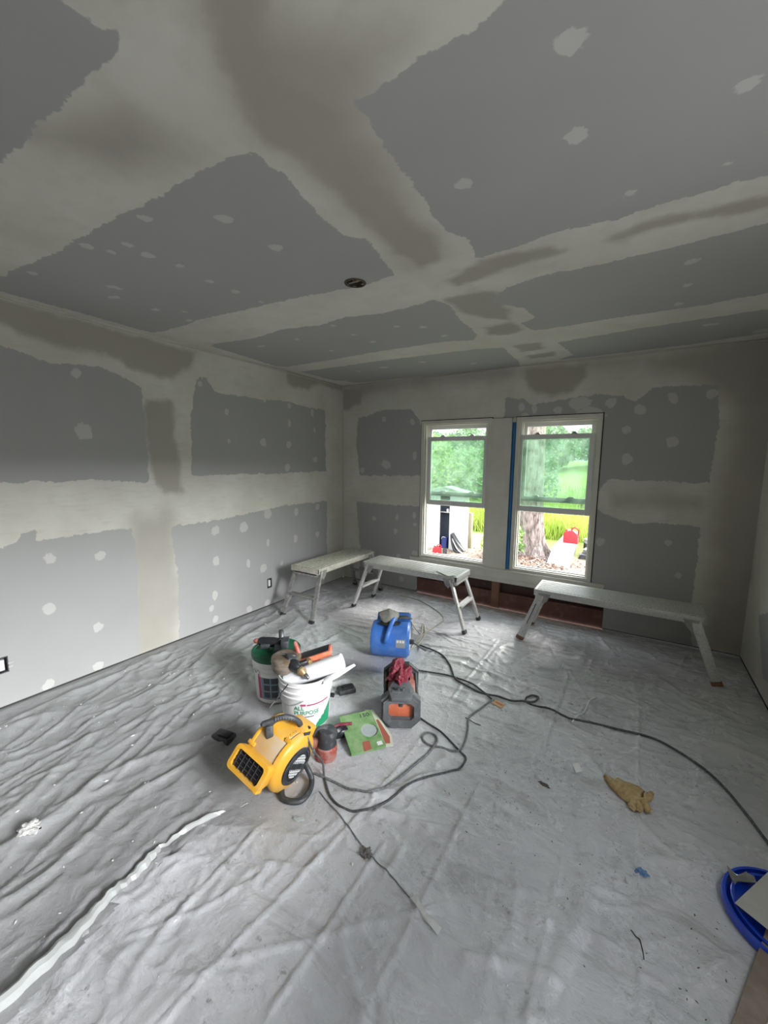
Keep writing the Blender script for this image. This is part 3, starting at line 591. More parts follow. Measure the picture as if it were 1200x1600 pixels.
# ------------------------------------------------------------------ work platforms
def bench(label, cx, cy, ang, L, Wd, Ht, foot_out, deck_m, leg_m, round_leg=False, wf=.37, ribs=8):
    t = thing('work_platform', label, 'bench', (cx, cy, 0), (0, 0, ang), 'aluminium work platforms')
    z1 = Ht; b = MB()
    b.span((-L / 2, -Wd / 2, z1 - .055), (L / 2, -Wd / 2 + .022, z1), .003); b.span((-L / 2, Wd / 2 - .022, z1 - .055), (L / 2, Wd / 2, z1), .003)
    b.span((-L / 2 - .004, -Wd / 2, z1 - .05), (-L / 2 + .02, Wd / 2, z1 - .001), .003); b.span((L / 2 - .02, -Wd / 2, z1 - .05), (L / 2 + .004, Wd / 2, z1 - .001), .003)
    b.build('deck_frame', deck_m, t)
    b = MB(); w = (Wd - .05) / ribs
    for k in range(ribs):
        y = -Wd / 2 + .025 + w * (k + .5); b.span((-L / 2 + .015, y - w * .34, z1 - .012), (L / 2 - .015, y + w * .34, z1 + .002), .0015)
        
    b.build('deck', deck_m, t, kind='stuff'); MB().span((-L / 2 + .015, -Wd / 2 + .02, z1 - .022), (L / 2 - .015, Wd / 2 - .02, z1 - .010)).build('rib_gap_shade', M_charcoal, t)  # dark sheet under the ribs paints in the shade between them
    for s in (-1, 1):
        for q in (-1, 1):
            top_ = Vector((s * (L / 2 - .06), q * (Wd / 2 - .012), z1 - .03)); ft = Vector((s * (L / 2 + foot_out), q * wf / 2, .03))
            lg = MB()
            if round_leg: lg.bar(top_, ft, .034, .062, .010, ref=(1, 0, 0))
            else:
                lg.bar(top_, ft, .046, .022, .004, ref=(1, 0, 0))
            leg = lg.build('leg', leg_m, t)
            d = (ft - top_).normalized()
            MB().bar(ft - d * .01, ft + d * .022, *((.038, .066) if round_leg else (.052, .032)), .004, ref=(1, 0, 0)).build('rubber_foot', M_stud if round_leg else M_rubber, leg)
        MB().bar((s * (L / 2 - .03), -Wd / 2 + .02, z1 - .075), (s * (L / 2 - .03), Wd / 2 - .02, z1 - .075), .05, .022, .003).build('end_rail', leg_m, t)
        k = .55; rx = s * ((L / 2 - .06) * (1 - k) + (L / 2 + foot_out) * k); rz = (z1 - .03) * (1 - k) + .03 * k; ry = (Wd / 2 - .012) * (1 - k) + wf / 2 * k - .012
        MB().bar((rx, -ry, rz), (rx, ry, rz), .055, .02, .003, ref=(0, 0, 1)).build('rung', leg_m, t)
        for q in (-1, 1):
            MB().prism([(-.045, 0), (.05, 0), (.035, -.05), (.01, -.085), (-.02, -.06)], -.003, .003,
                       Matrix.Translation((s * (L / 2 - .085), q * (Wd / 2 + .004), z1 - .028)) @ AX(Vector((s, 0, 0)), Vector((0, 0, 1)), Vector((0, -s, 0)))).build('hinge_bracket', M_alu_dark, t)
            MB().bar((rx - s * .01, q * ry * .8, rz - .01), (rx + s * .045, q * (ry + .005), rz - .10), .012, .006).build('rung_brace', M_alu_dark, t)
    return t
bL = bench('leftmost slatted work platform standing near the left wall, running away from the camera', -2.645, 3.285, PI / 2, .98, .34, .50, .105, M_alu_brown, M_alu_dark, ribs=7)
bM = bench('middle work platform with white plaster spattered deck below the left window', -1.80, 3.465, RAD(0), 1.02, .335, .50, .095, M_alu, M_alu, ribs=9)
bR = bench('rightmost long white spattered work platform with broad flat legs, under the right window', -.085, 3.64, RAD(-.5), 1.15, .33, .46, .085, M_alu, M_alu, True, wf=.40, ribs=9)
sc = MB().box((-1.42, 3.36, .507), (.20, .09, .003), (0, 0, -.55)).build('plaster_scrap', M_paper); setp(sc, 'thin pale scrap lying at the right end of the middle work platform', 'scrap')
# printed black strip on the left legs of the right platform
for ch in bR.children:
    pass
lp = Vector((-.085 - .575 + .06 - .04, 3.64 - .178, .36)); 
MB().bar((-.552, -.186, .34), (-.617, -.197, .15), .022, .004, ref=(1, 0, 0)).build('warning_strip', M_black, bR, label='black print on the leg')

# ------------------------------------------------------------------ buckets
def text_mesh(s, size, depth=.0006, extra=None):
    cu = bpy.data.curves.new('txt', 'FONT'); cu.body = s; cu.size = size; cu.align_x = 'CENTER'; cu.extrude = depth; cu.space_line = .82
    o = bpy.data.objects.new('txt', cu); C.objects.link(o); bpy.context.view_layer.update()
    me = bpy.data.meshes.new_from_object(o.evaluated_get(bpy.context.evaluated_depsgraph_get())); bpy.data.objects.remove(o); return me
def place_text(name, s, size, m, parent, fn, sub=0, bold=0):
    me = text_mesh(s, size); bm = bmesh.new(); bm.from_mesh(me)
    for v in bm.verts: v.co = fn(v.co)
    bm.to_mesh(me); bm.free(); me.materials.clear(); me.materials.append(m); me.name = name
    o = bpy.data.objects.new(name, me); C.objects.link(o); o.parent = parent; return o
def bucket(loc, label, h=.30, rt_=.150, rb=.130):
    t = thing('bucket', label, 'bucket', loc); rr = lambda z: rb + (rt_ - rb) * z / h
    b = MB(); p = [(0, .0), (rb - .006, .0), (rb, .006), (rr(h * .66), h * .66), (rr(h * .66) + .006, h * .665), (rr(h * .7) + .006, h * .695), (rr(h * .7) + .001, h * .70), (rr(h * .77), h * .765), (rr(h * .77) + .008, h * .77), (rr(h * .8) + .008, h * .80), (rr(h * .8) + .001, h * .81),
                   (rr(h * .9), h * .90), (rr(h * .9) + .005, h * .905), (rt_ + .005, h * .93), (rt_ + .001, h * .94), (rt_ + .001, h), (rt_ - .005, h), (rb - .004, .012), (0, .012)]
    b.lathe(p, 56); b.build('body', M_bucket, t)
    return t, rr
def patch_on(rr, a0, a1, z0, z1, m, name, parent, off=.0012, poly=None):
    b = MB(); n = 16; V = []; Fc = []
    if poly is None: cols = [(a0 + (a1 - a0) * k / n, z0, z1) for k in range(n + 1)]
    else: cols = poly
    for a, za, zb in cols: V += [((rr(za) + off) * math.cos(a), (rr(za) + off) * math.sin(a), za), ((rr(zb) + off) * math.cos(a), (rr(zb) + off) * math.sin(a), zb)]
    for k in range(len(cols) - 1): Fc.append((2 * k, 2 * k + 2, 2 * k + 3, 2 * k + 1))
    b._add(V, Fc); return b.build(name, m, parent)
# direction towards the camera from a bucket
def facing(loc): return math.atan2(-loc[1], -loc[0])
B2 = (-1.56, 1.65, .003); t, rr = bucket(B2, 'white bucket printed ALL PURPOSE, tools piled in its open top', .295, .153, .132)
fa = facing(B2)
def wrap(rr, a0, z0, off=.0015): return lambda c: Vector(((rr(z0 + c.y) + off + c.z) * math.cos(a0 + c.x / rr(z0)), (rr(z0 + c.y) + off + c.z) * math.sin(a0 + c.x / rr(z0)), z0 + c.y))
place_text('print', 'ALL', .034, M_greenprint, t, wrap(rr, fa - .28, .135))
place_text('print', 'PURPOSE', .034, M_greenprint, t, wrap(rr, fa + .02, .106))
place_text('print', 'joint compound', .012, M_darkprint, t, wrap(rr, fa + .02, .090))
patch_on(rr, fa + .02, fa + 1.0, .160, .168, M_maroon, 'print_band', t)
patch_on(rr, fa - .22, fa - .02, .160, .172, M_maroon, 'print_mark', t)
jag = []
for k in range(22):
    a = fa + .38 + .85 * k / 21; top_ = .02 + .115 * (k / 21) ** .8 + random.uniform(-.007, .007); jag.append((a, .012, top_))
patch_on(rr, 0, 0, 0, 0, M_greenprint, 'print_swoosh', t, poly=jag)
b = MB(); b.tube([((rr(.2) + .012) * math.cos(fa - 1.3 + k * .2), (rr(.2) + .012) * math.sin(fa - 1.3 + k * .2), .20 - .035 * math.sin(k / 6 * PI)) for k in range(0, 7)], .0018, 6); b.build('wire_handle', M_alu_dark, t)
B1 = (-1.895, 1.735, .003); t1, rr1 = bucket(B1, 'white bucket closed with a dark green lid, behind the ALL PURPOSE bucket', .30, .148, .128)
fa1 = facing(B1)
MB().lathe([(0, .304), (.135, .304), (.138, .31), (.150, .311), (.155, .306), (.156, .285), (.151, .272), (.150, .29), (0, .296)], 56).build('lid', M_greenlid, t1)
patch_on(rr1, fa1 - .75, fa1 + 1.2, .03, .205, M_blueprint, 'label', t1, .0010)
patch_on(rr1, fa1 - .95, fa1 - .77, .03, .20, M_maroon, 'label_stripe', t1, .0014)
patch_on(rr1, fa1 - .95, fa1 + 1.2, .178, .20, M_paper, 'label_stripe', t1, .0016)
patch_on(rr1, fa1 - .95, fa1 + 1.2, .012, .032, M_paper, 'label_stripe', t1, .0016)
for i in range(3):
    for j in range(3): patch_on(rr1, fa1 - .62 + .36 * i, fa1 - .33 + .36 * i, .045 + .047 * j, .082 + .047 * j, M_darkprint, 'label_square', t1, .0018)
MB().tube([((rr1(.22) + .01) * math.cos(fa1 - 1.2 + k * .12), (rr1(.22) + .01) * math.sin(fa1 - 1.2 + k * .12), .205 + .02 * (k % 2)) for k in range(0, 5)], .002, 6).build('wire_handle', M_alu_dark, t1)

# cordless tool lying on the lid
t = thing('cordless_drill', 'black cordless drill lying on the green bucket lid', 'drill', (-1.905, 1.735, .349), (0, 0, RAD(25)))
MB().rod([(.024, 0), (.030, .1), (.032, .5), (.026, .8), (.018, .9), (.016, 1)], (-.105, .0, .0), (.08, 0, .0)).build('body', M_black, t)
MB().rod([(.016, 0), (.018, .3), (.014, .8), (.007, 1)], (-.105, 0, 0), (-.145, 0, 0)).build('chuck', M_redtool, t)
MB().bar((.045, 0, .01), (.03, .03, .075), .032, .026, .008).build('handle', M_black, t)
MB().bar((.03, -.03, -.005), (.065, -.115, -.008), .045, .032, .008).build('grip', M_black, t)
MB().box((.075, -.02, .012), (.05, .085, .05), (0, .0, .3), .008).build('battery', M_charcoal, t)
MB().bar((.045, -.05, .04), (.095, .02, .041), .006, .002).build('rail', M_chrome, t)
MB().box((-.055, -.02, -.014), (.06, .05, .03), (0, 0, .2), .006).build('gearbox', M_charcoal, t)

# things piled in the open bucket
Z2 = .30
t = thing('plastic_film_roll', 'white roll of plastic film sticking out of the ALL PURPOSE bucket', 'roll', (-1.56, 1.65, 0))
A = Vector((-.07, -.09, .255)); Bv = Vector((*on_z(536, 1033, .37), .37)) - Vector((-1.56, 1.65, 0)); ax_, LL = frame(A, Bv); Mx = Matrix.Translation(A) @ ax_.to_4x4()
MB().lathe([(.002, 0), (.043, 0), (.047, .01), (.047, LL - .004), (.044, LL), (.028, LL), (.027, LL - .06), (.018, LL - .05), (.017, LL - .006), (.010, LL - .006), (.009, LL - .08)], 32, Mx).build('roll', M_roll, t)
def rel(px, py, z): x, y = on_z(px, py, z); return Vector((x + 1.56, y - 1.65, z))
b = MB(); b._add([rel(505, 1070, .285), rel(529, 1058, .30), rel(556, 1040, .335), rel(553, 1037, .345), rel(535, 1046, .33), rel(505, 1060, .30)], [(0, 1, 4, 5), (1, 2, 3, 4)]); fl = b.build('loose_flap', M_roll, t); fl.modifiers.new('s', 'SOLIDIFY').thickness = .003
t = thing('hand_sander', 'long orange and black drywall tool leaning over the ALL PURPOSE bucket', 'tool', (-1.56, 1.65, 0))
a0 = Vector((-.07, .02, .335)); a1 = Vector((.085, .135, .395))
MB().bar(a0, a1, .10, .034, .006, ref=(0, 0, 1)).build('casing', M_orange, t)
d_ = (a1 - a0).normalized(); sidev = Vector((0, 0, 1)).cross(d_).normalized(); up_ = d_.cross(sidev)
MB().bar(a0 + d_ * .02 + up_ * .006, a1 - d_ * .012 + up_ * .006, .080, .030, .003, ref=(0, 0, 1)).build('black_pad', M_black, t)
MB().bar(a0 - sidev * -.047 + d_ * .02, a1 + sidev * .047 - d_ * .014, .012, .022, .002, ref=(0, 0, 1)).build('side_pad', M_charcoal, t)
t = thing('paint_pot', 'round brown dust-caked pot on the left rim of the ALL PURPOSE bucket', 'pot', (-1.665, 1.60, .292))
MB().lathe([(0, 0), (.068, 0), (.078, .01), (.083, .035), (.086, .04), (.084, .06), (.088, .065), (.086, .085), (.074, .095), (.05, .098), (.03, .093), (0, .093)], 36).noise(.0015, 22).build('body', M_caked, t)
MB().tube([(-.03, -.02, .099), (.01, -.012, .102), (.05, .0, .103), (.055, .01, .102), (-.028, -.005, .100)], .0035, 6).build('wire_bail', M_alu_dark, t)
t = thing('putty_knife', 'small tool with a dark red handle standing in the pile on the ALL PURPOSE bucket', 'tool', (-1.63, 1.665, .36))
MB().rod([(.006, 0), (.013, .2), (.015, .6), (.012, .9), (.006, 1)], (0.01, 0, .0), (-.03, .0, .085)).build('handle', M_redtool, t)
MB().box((.016, 0, -.02), (.004, .022, .05), (0, -.4, 0)).build('blade', M_knife, t)
t = thing('cordless_driver', 'black and brass cordless driver with long bit hanging over the bucket rim', 'driver', (-1.555, 1.575, .345), (0, 0, RAD(35)))
MB().rod([(.022, 0), (.03, .15), (.034, .6), (.026, .9), (.02, 1)], (-.06, .05, .02), (.015, -.005, .0)).noise(.003, 30).build('body', M_black, t)
MB().rod([(.02, 0), (.027, .3), (.024, .7), (.014, 1)], (.015, -.005, 0), (.048, -.03, -.022)).build('gear_housing', M_brass, t)
MB().rod([(.014, 0), (.016, .4), (.009, 1)], (.048, -.03, -.022), (.07, -.045, -.036)).build('chuck', M_chrome, t)
MB().bar((-.01, .03, .0), (.055, .055, .01), .032, .034, .009).build('grip', M_black, t)
MB().bar((.05, .045, .005), (.07, .065, .012), .036, .040, .006).build('battery', M_brass, t)
MB().box((-.04, .055, .03), (.07, .06, .045), (.2, .3, .5), .012).build('dust_cover', M_charcoal, t)
t = thing('long_screwdriver', 'thin steel driver shaft slanting down the front of the ALL PURPOSE bucket', 'screwdriver', (0, 0, 0))
p0 = Vector((-1.525, 1.475, .31)); p1 = Vector((-1.590, 1.425, .200))
MB().cyl(p0, p1, .003, .003, 10).build('shaft', M_rubber, t); d_ = (p1 - p0).normalized(); MB().cyl(p1 - d_ * .02, p1 + d_ * .032, .0042, .003, 10).build('tip', M_chrome, t)

# ------------------------------------------------------------------ yellow blower
def volute(R_, out_y, ztop, zbot, n=30):
    # outline in (y,z) about the drum centre: circle, with duct leaving tangentially at the bottom towards -y
    pts = []
    for k in range(n + 1):
        a = RAD(140) - RAD(230) * k / n; pts.append((R_ * math.cos(a), R_ * math.sin(a)))
    pts += [(-.3 * R_, zbot), (out_y, zbot), (out_y, ztop)]; return pts
t = thing('air_blower', 'yellow snail-shaped floor blower with black grille and handle', 'blower', (-1.341, 1.23, .0))
T0 = Matrix.Translation((0, 0, .150)) @ Euler((0, .24, 0)).to_matrix().to_4x4() @ Euler((-.635, 0, 0)).to_matrix().to_4x4()
YZ = AX(Vector((0, 1, 0)), Vector((0, 0, 1)), Vector((1, 0, 0))); RR = T0 @ YZ
b = MB(); b.prism(volute(.136, -.13, -.024, -.112), -.058, .062, RR, .012); b.prism(volute(.128, -.10, -.03, -.105), -.074, .080, RR, .012)
b.build('housing', M_yellow, t)
MB().lathe([(.112, -.098), (.124, -.094), (.130, -.084), (.130, .082), (.126, .098), (.112, .106), (.094, .109), (.0, .109)], 48, RR, True).build('drum', M_yellowd, t)
MB().lathe([(.131, .070), (.137, .074), (.137, .088), (.130, .100), (.112, .109), (.090, .112)], 48, RR).build('front_rim', M_yellow, t)
MB().lathe([(.131, -.070), (.137, -.072), (.137, -.082), (.130, -.090)], 48, RR).build('rear_rim', M_yellow, t)
b = MB(); duct = rrect(.200, .106, .022); b2 = rrect(.166, .074, .016); b0 = rrect(.150, .092, .02)
Md = T0 @ Matrix.Translation((0, -.185, -.067)) @ AX(Vector((1, 0, 0)), Vector((0, 0, 1)), Vector((0, -1, 0)))
V = [Md @ Vector((x, y, -.11)) for x, y in b0] + [Md @ Vector((x, y, -.022)) for x, y in duct] + [Md @ Vector((x, y, .008)) for x, y in duct] + [Md @ Vector((x, y, .010)) for x, y in b2] + [Md @ Vector((x, y, -.03)) for x, y in b2]
n_ = len(duct); Fc = [(r_ * n_ + k, r_ * n_ + (k + 1) % n_, (r_ + 1) * n_ + (k + 1) % n_, (r_ + 1) * n_ + k) for r_ in range(4) for k in range(n_)] + [tuple(range(n_))]
b._add(V, Fc); b.build('outlet_duct', M_yellow, t)
MB().prism(rrect(.163, .071, .015), -.012, -.006, Md).build('outlet_shade', M_black, t)  # black plate in the duct mouth stands for its shaded interior
b = MB()
for k in range(6): x = -.07 + .028 * k; b.bar(Md @ Vector((x, -.034, .001)), Md @ Vector((x, .034, .001)), .003, .004)
for k in range(3): b.bar(Md @ Vector((-.081, -.018 + .018 * k, -.001)), Md @ Vector((.081, -.018 + .018 * k, -.001)), .003, .003)
b.build('outlet_grille', M_rubber, t)
g = MB(); g.lathe([(.0, .1105), (.084, .1125), (.086, .116), (.080, .118), (.0, .1125)], 48, RR); g.build('inlet_disc', M_black, t)
g = MB(); X_ = .119
for r_ in (.085, .072, .056): g.tube([RR @ Vector((r_ * math.cos(a), r_ * math.sin(a), X_)) for a in np.linspace(0, 2 * PI, 40)[:-1]], .0022, 6, 0, True)
for k in range(44):
    a = 2 * PI * k / 44; g.bar(RR @ Vector((.072 * math.cos(a), .072 * math.sin(a), X_)), RR @ Vector((.086 * math.cos(a), .086 * math.sin(a), X_ - .002)), .002, .003)
g.build('grille_ring', M_charcoal, t)
g = MB()
for k in range(-4, 5):
    z = k * .0125; w = math.sqrt(.056 ** 2 - z * z)
    if abs(k) >= 2: g.bar(RR @ Vector((-w, z, X_)), RR @ Vector((w, z, X_)), .0026, .003)
for k in range(-3, 4):
    y = k * .016; w = math.sqrt(max(0, .056 ** 2 - y * y)); g.bar(RR @ Vector((y, -w, X_)), RR @ Vector((y, w, X_)), .0022, .003)
g.build('grille_bars', M_bucket, t)
b = MB()
for k in range(9): y = -.05 + k * .0125; b.bar(RR @ Vector((y, -.013, X_ + .002)), RR @ Vector((y, .013, X_ + .002)), .0075, .003)
b.build('badge', M_charcoal, t)
MB().lathe([(.0, -.102), (.082, -.102), (.090, -.096)], 40, RR).build('rear_inlet', M_black, t)
MB().box((.055, .085, .232), (.115, .10, .085), (RAD(-24), .24, 0), .014).build('motor_box', M_yellow, t)
MB().box((.116, .062, .236), (.008, .046, .036), (RAD(-24), .24, 0), .002).build('socket', M_charcoal, t)
MB().cyl((.108, .085, .262), (.118, .085, .260), .008).build('knob', M_rubber, t)
b = MB(); b.tube([(.002, -.060, .262), (-.006, -.052, .30), (.006, -.030, .326), (.035, .0, .336), (.062, .028, .325), (.078, .055, .295), (.078, .065, .268)], .0135, 12, 5)
b.bar((.004, -.058, .255), (-.004, -.052, .312), .034, .028, .006); b.tube([(-.034, -.075, .313), (-.018, -.06, .320), (.004, -.034, .326)], [.008, .0135, .0135], 12, 4)
b.build('handle', M_charcoal, t)
b = MB()
for k in range(8):
    q = k / 7; c = Vector((.010 + .058 * q, -.026 + .058 * q, .336 + .009 * math.sin(q * PI) - .010 * q)); o_ = Vector((.011, -.011, 0)); b.tube([c - o_ + Vector((0, 0, -.004)), c + Vector((0, 0, .006)), c + o_ + Vector((0, 0, -.004))], .0026, 6, 3)
b.build('grip_ribs', M_greyplastic, t)
for p_ in ((.075, -.165, -.118), (-.075, -.120, -.005), (.07, -.09, .085)): MB().box(T0 @ Vector(p_), (.040, .040, .018), (RAD(-36), .24, 0), .004).build('lug', M_yellow, t)
MB().tube([(.085, .07, .09), (.125, .065, .06), (.150, .060, .022), (.178, .010, .015), (.182, -.045, .015), (.145, -.075, .015), (.105, -.080, .015), (.075, -.060, .022), (.055, -.03, .04)], .0135, 10, 5).build('foot_loop', M_charcoal, t)

# ------------------------------------------------------------------ blue blower, lying with its handle to the front
ang = math.atan2(.40, .90)
t = thing('air_blower', 'blue floor blower with front carry handle, a cap on its top', 'blower', (-1.540, 2.60, 0), (0, 0, ang))
AXX = Matrix.Translation((0, 0, .158)) @ AX(Vector((0, 1, 0)), Vector((0, 0, 1)), Vector((1, 0, 0)))
MB().lathe([(0, -.158), (.125, -.158), (.145, -.150), (.152, -.135), (.154, -.05), (.154, .11), (.150, .135), (.135, .150), (.10, .152), (.098, .140), (0, .140)], 48, AXX, False).build('drum', M_bluep, t)
MB().box((-.0, .10, .17), (.26, .16, .19), (RAD(-25), 0, 0), .02).build('duct', M_bluep, t)
b = MB(); b.box((.0, .175, .25), (.29, .05, .14), (RAD(-50), 0, 0), .012); b.build('duct_flange', M_bluep, t)
MB().box((.0, .20, .268), (.25, .012, .105), (RAD(-50), 0, 0)).build('duct_mouth', M_black, t)
hp = lambda a, r_, x=0: (x, -r_ * math.sin(RAD(a)), .158 + r_ * math.cos(RAD(a)))
MB().tube([hp(-10, .150, .025), hp(0, .190, .022), hp(28, .198, .008), hp(52, .196, -.008), hp(70, .188, -.022), hp(80, .150, -.03)], .0185, 12, 6).build('handle', M_bluep, t)
for a_, q_ in ((-5, .024), (76, -.026)): MB().tube([hp(a_, .147, q_), hp(a_, .164, q_)], .032, 16, 0).build('handle_boss', M_bluep, t)
MB().lathe([(0, .1415), (.096, .1415), (.096, .146), (.0, .146)], 40, AXX).build('inlet_panel', M_greyplastic, t)
g = MB()
for r_ in (.09, .065, .04): g.tube([AXX @ Vector((r_ * math.cos(a), r_ * math.sin(a), .150)) for a in np.linspace(0, 2 * PI, 32)[:-1]], .0022, 6, 0, True)
for k in range(14): a = 2 * PI * k / 14; g.bar(AXX @ Vector((.02 * math.cos(a), .02 * math.sin(a), .150)), AXX @ Vector((.095 * math.cos(a), .095 * math.sin(a), .150)), .003, .003)
g.build('inlet_grille', M_roll, t)
MB().box((.165, -.07, .17), (.045, .035, .035), (0, 0, 0), .006).build('plug', M_charcoal, t)
lab = MB(); V = []; Fc = []
for k in range(9):
    a = 68 + 26 * k / 8
    for x in (.05, .125): V.append(hp(a, .1555, x))
for k in range(8): Fc.append((2 * k, 2 * k + 2, 2 * k + 3, 2 * k + 1))
lab._add(V, Fc); lab.build('rating_label', mat('silver label', (.34, .35, .36), .4), t)
lab = MB()
for i in range(3): 
    V = []; 
    for k in range(4):
        a = 71 + 7 * k / 3
        for x in (.056 + .022 * i, .072 + .022 * i): V.append(hp(a, .1562, x))
    lab._add(V, [(0, 2, 3, 1), (2, 4, 5, 3), (4, 6, 7, 5)])
lab.build('label_print', M_paper, t)
t.scale = (.96, .92, .88)
# cap on top of the blue blower
t = thing('work_cap', 'crumpled grey beige cap with black brim resting on the blue blower', 'cap', (-1.575, 2.62, .286), (0, 0, ang + .2)); t.scale = (1.05, 1.05, .9)
b = MB(); b.lathe([(.062, -.005), (.075, .012), (.076, .035), (.062, .062), (.035, .078), (0, .082)], 28); b.noise(.022, 14, 2); b.build('crown', M_capgrey, t)
b = MB(); b.prism([(-.055, -.05), (-.08, -.085), (-.06, -.125), (0, -.14), (.06, -.125), (.08, -.085), (.055, -.05)], -.006, .0, None); b.noise(.01, 12); b.build('strap', M_black, t)
b = MB(); b.bar((.05, -.02, .02), (.16, .03, -.008), .075, .006, .002); b.build('brim', M_black, t)

# ------------------------------------------------------------------ jobsite radio
t = thing('jobsite_radio', 'red and grey jobsite radio with octagonal bumper ends, beside the buckets', 'radio', (-1.125, 2.02, .0), (0, 0, math.atan2(.30, -.17) - PI / 2))
XZ = AX(Vector((1, 0, 0)), Vector((0, 0, 1)), Vector((0, -1, 0)))    # local polygon in x,z ; extrude along -y
oc = lambda w, h, c: [(-w / 2 + c, -h / 2), (w / 2 - c, -h / 2), (w / 2, -h / 2 + c), (w / 2, h / 2 - c), (w / 2 - c * 1.2, h / 2), (-w / 2 + c * 1.2, h / 2), (-w / 2, h / 2 - c), (-w / 2, -h / 2 + c)]
def ring(bm, o_, i_, a, c, M):
    n = len(o_); V = [M @ Vector((x, y, z)) for z in (a, c) for P_ in (o_, i_) for x, y in P_]
    F_ = []
    for k in range(n):
        k2 = (k + 1) % n
        F_ += [(k, k2, n + k2, n + k), (2 * n + k, 3 * n + k, 3 * n + k2, 2 * n + k2), (k, 2 * n + k, 2 * n + k2, k2), (n + k, n + k2, 3 * n + k2, 3 * n + k)]
    bm._add(V, F_)
zc = .112
for y0, y1, nm in ((.185, .125, 'front_bumper'), (-.135, -.185, 'rear_bumper')):
    b = MB(); Mz = Matrix.Translation((0, 0, zc)) @ XZ
    ring(b, oc(.225, .218, .05), oc(.138, .088, .014), y0 - .012, y1 + .0, Mz); ring(b, oc(.200, .195, .045), oc(.150, .100, .018), y0 + .006, y0 - .012, Mz)
    b.build(nm, M_greyplastic if y0 > 0 else M_charcoal, t)
MB().box((0, -.148, zc + .0), (.140, .03, .09), (0, 0, 0), .002).build('front_panel', M_orange, t)
MB().box((0, -.163, zc + .03), (.022, .012, .03), (0, 0, 0), .004).build('latch', M_charcoal, t)
MB().box((0, -.176, zc - .064), (.17, .022, .018), (RAD(30), 0, 0), .004).build('front_lip', M_greyplastic, t)
for sx_ in (-.075, .075): MB().cyl((sx_, -.190, zc - .075), (sx_, -.186, zc - .075), .006).build('screw', M_rubber, t)
MB().box((0, .0, zc - .01), (.165, .27, .155), (0, 0, 0), .02).build('body', M_redtool, t)
MB().prism([(-.055, -.10), (.055, -.10), (.075, -.02), (.045, .06), (-.045, .06), (-.075, -.02)], -.012, .012, Matrix.Translation((0, -.115, zc + .100)) @ Euler((RAD(8), 0, 0)).to_matrix().to_4x4(), .006).build('top_bracket', M_greyplastic, t)
MB().cyl((-.015, -.165, zc + .12), (-.015, -.165, zc + .135), .010).build('button', M_charcoal, t)
MB().cyl((.015, -.165, zc + .12), (.015, -.165, zc + .134), .009).build('button', M_chrome, t)
for sx_ in (-.092, .092):
    for z_ in (zc - .06, zc + .05): MB().cyl((sx_, -.15, z_), (sx_, .15, z_), .011, n=14).build('side_rail', M_charcoal, t)
MB().cyl((0, -.125, zc + .055), (0, .13, zc + .055), .055, n=28).build('speaker_tube', M_charcoal, t)
MB().lathe([(.03, 0), (.038, .004), (.040, .012), (.028, .014), (.0, .010)], 24, Matrix.Translation((-.062, .02, zc + .05)) @ AX(Vector((0, 1, 0)), Vector((0, 0, 1)), Vector((1, 0, 0))).inverted()).build('speaker_cone', M_redtool, t)
MB().box((.055, -.04, zc + .055), (.05, .16, .045), (0, RAD(25), 0), .006).build('side_cover', M_redtool, t)
def crumple(name, label, cat, loc, sx_, sy_, sz_, m, seed, rot=(0, 0, 0), amp=.35):
    b = MB(); bm = b.bm; bmesh.ops.create_icosphere(bm, subdivisions=4, radius=1)
    from mathutils import noise as N_
    for v in bm.verts:
        p = v.co.copy(); n1 = N_.noise(p * 1.7 + Vector((seed, 0, 0))); n2 = 1 - abs(N_.noise(p * 3.1 + Vector((0, seed, 3)))) * 2; f = 1 + amp * n1 + amp * .55 * (n2 - .4)
        v.co = Vector((p.x * sx_ * f, p.y * sy_ * f, max(-.25, p.z * f) * sz_))
    o = b.build(name, m); o.location = loc if loc[2] > .1 else (loc[0], loc[1], float(zat([loc])[0]) + sz_ * .2); o.rotation_euler = rot; setp(o, label, cat); return o
crumple('red_rag', 'crumpled dark red rag lying on top of the grey radio', 'rag', (-1.145, 2.03, zc + .115), .055, .11, .055, M_clothred, 4.2, (0, 0, .5), .6)

# ------------------------------------------------------------------ sander, pack, batteries, bag
t = thing('orbital_sander', 'dusty red and grey random orbital sander between the yellow blower and the green pack', 'sander', (-1.255, 1.465, .004), (0, RAD(4), RAD(40))); t.scale = (.92, .92, .88)
MB().lathe([(0, 0), (.058, 0), (.062, .004), (.062, .016), (.055, .020), (0, .02)], 32).build('sanding_pad', M_redtool, t)
MB().lathe([(.050, .018), (.058, .026), (.062, .05), (.060, .070), (.052, .078)], 32, None, True, True).build('skirt', M_redtool, t)
b = MB(); b.lathe([(.050, .070), (.053, .085), (.050, .11), (.056, .125), (.058, .150), (.048, .168), (.025, .176), (0, .177)], 32, None, True); b.noise(.008, 18); b.build('body', M_charcoal, t)
MB().bar((-.03, .0, .10), (-.09, .0, .085), .045, .06, .012).build('dust_port', M_redtool, t)
MB().tube([(.0, .0, .172), (-.045, .01, .165), (-.07, .015, .12)], .016, 10).build('grip', M_greyplastic, t)
t = thing('dust_bag', 'black and red dust bag lying behind the green sanding disc pack', 'bag', (0, 0, 0))
c0 = on_z(524, 1147, .03)
b = MB(); bmesh.ops.create_icosphere(b.bm, subdivisions=3, radius=1)
for v in b.bm.verts: v.co = Vector((v.co.x * .065, v.co.y * .034, v.co.z * .030 + .004 * math.sin(v.co.x * 30)))
o = b.build('bag', M_black, t); o.location = (c0[0] + .01, c0[1] + .02, .034); o.rotation_euler = (0, 0, .9)
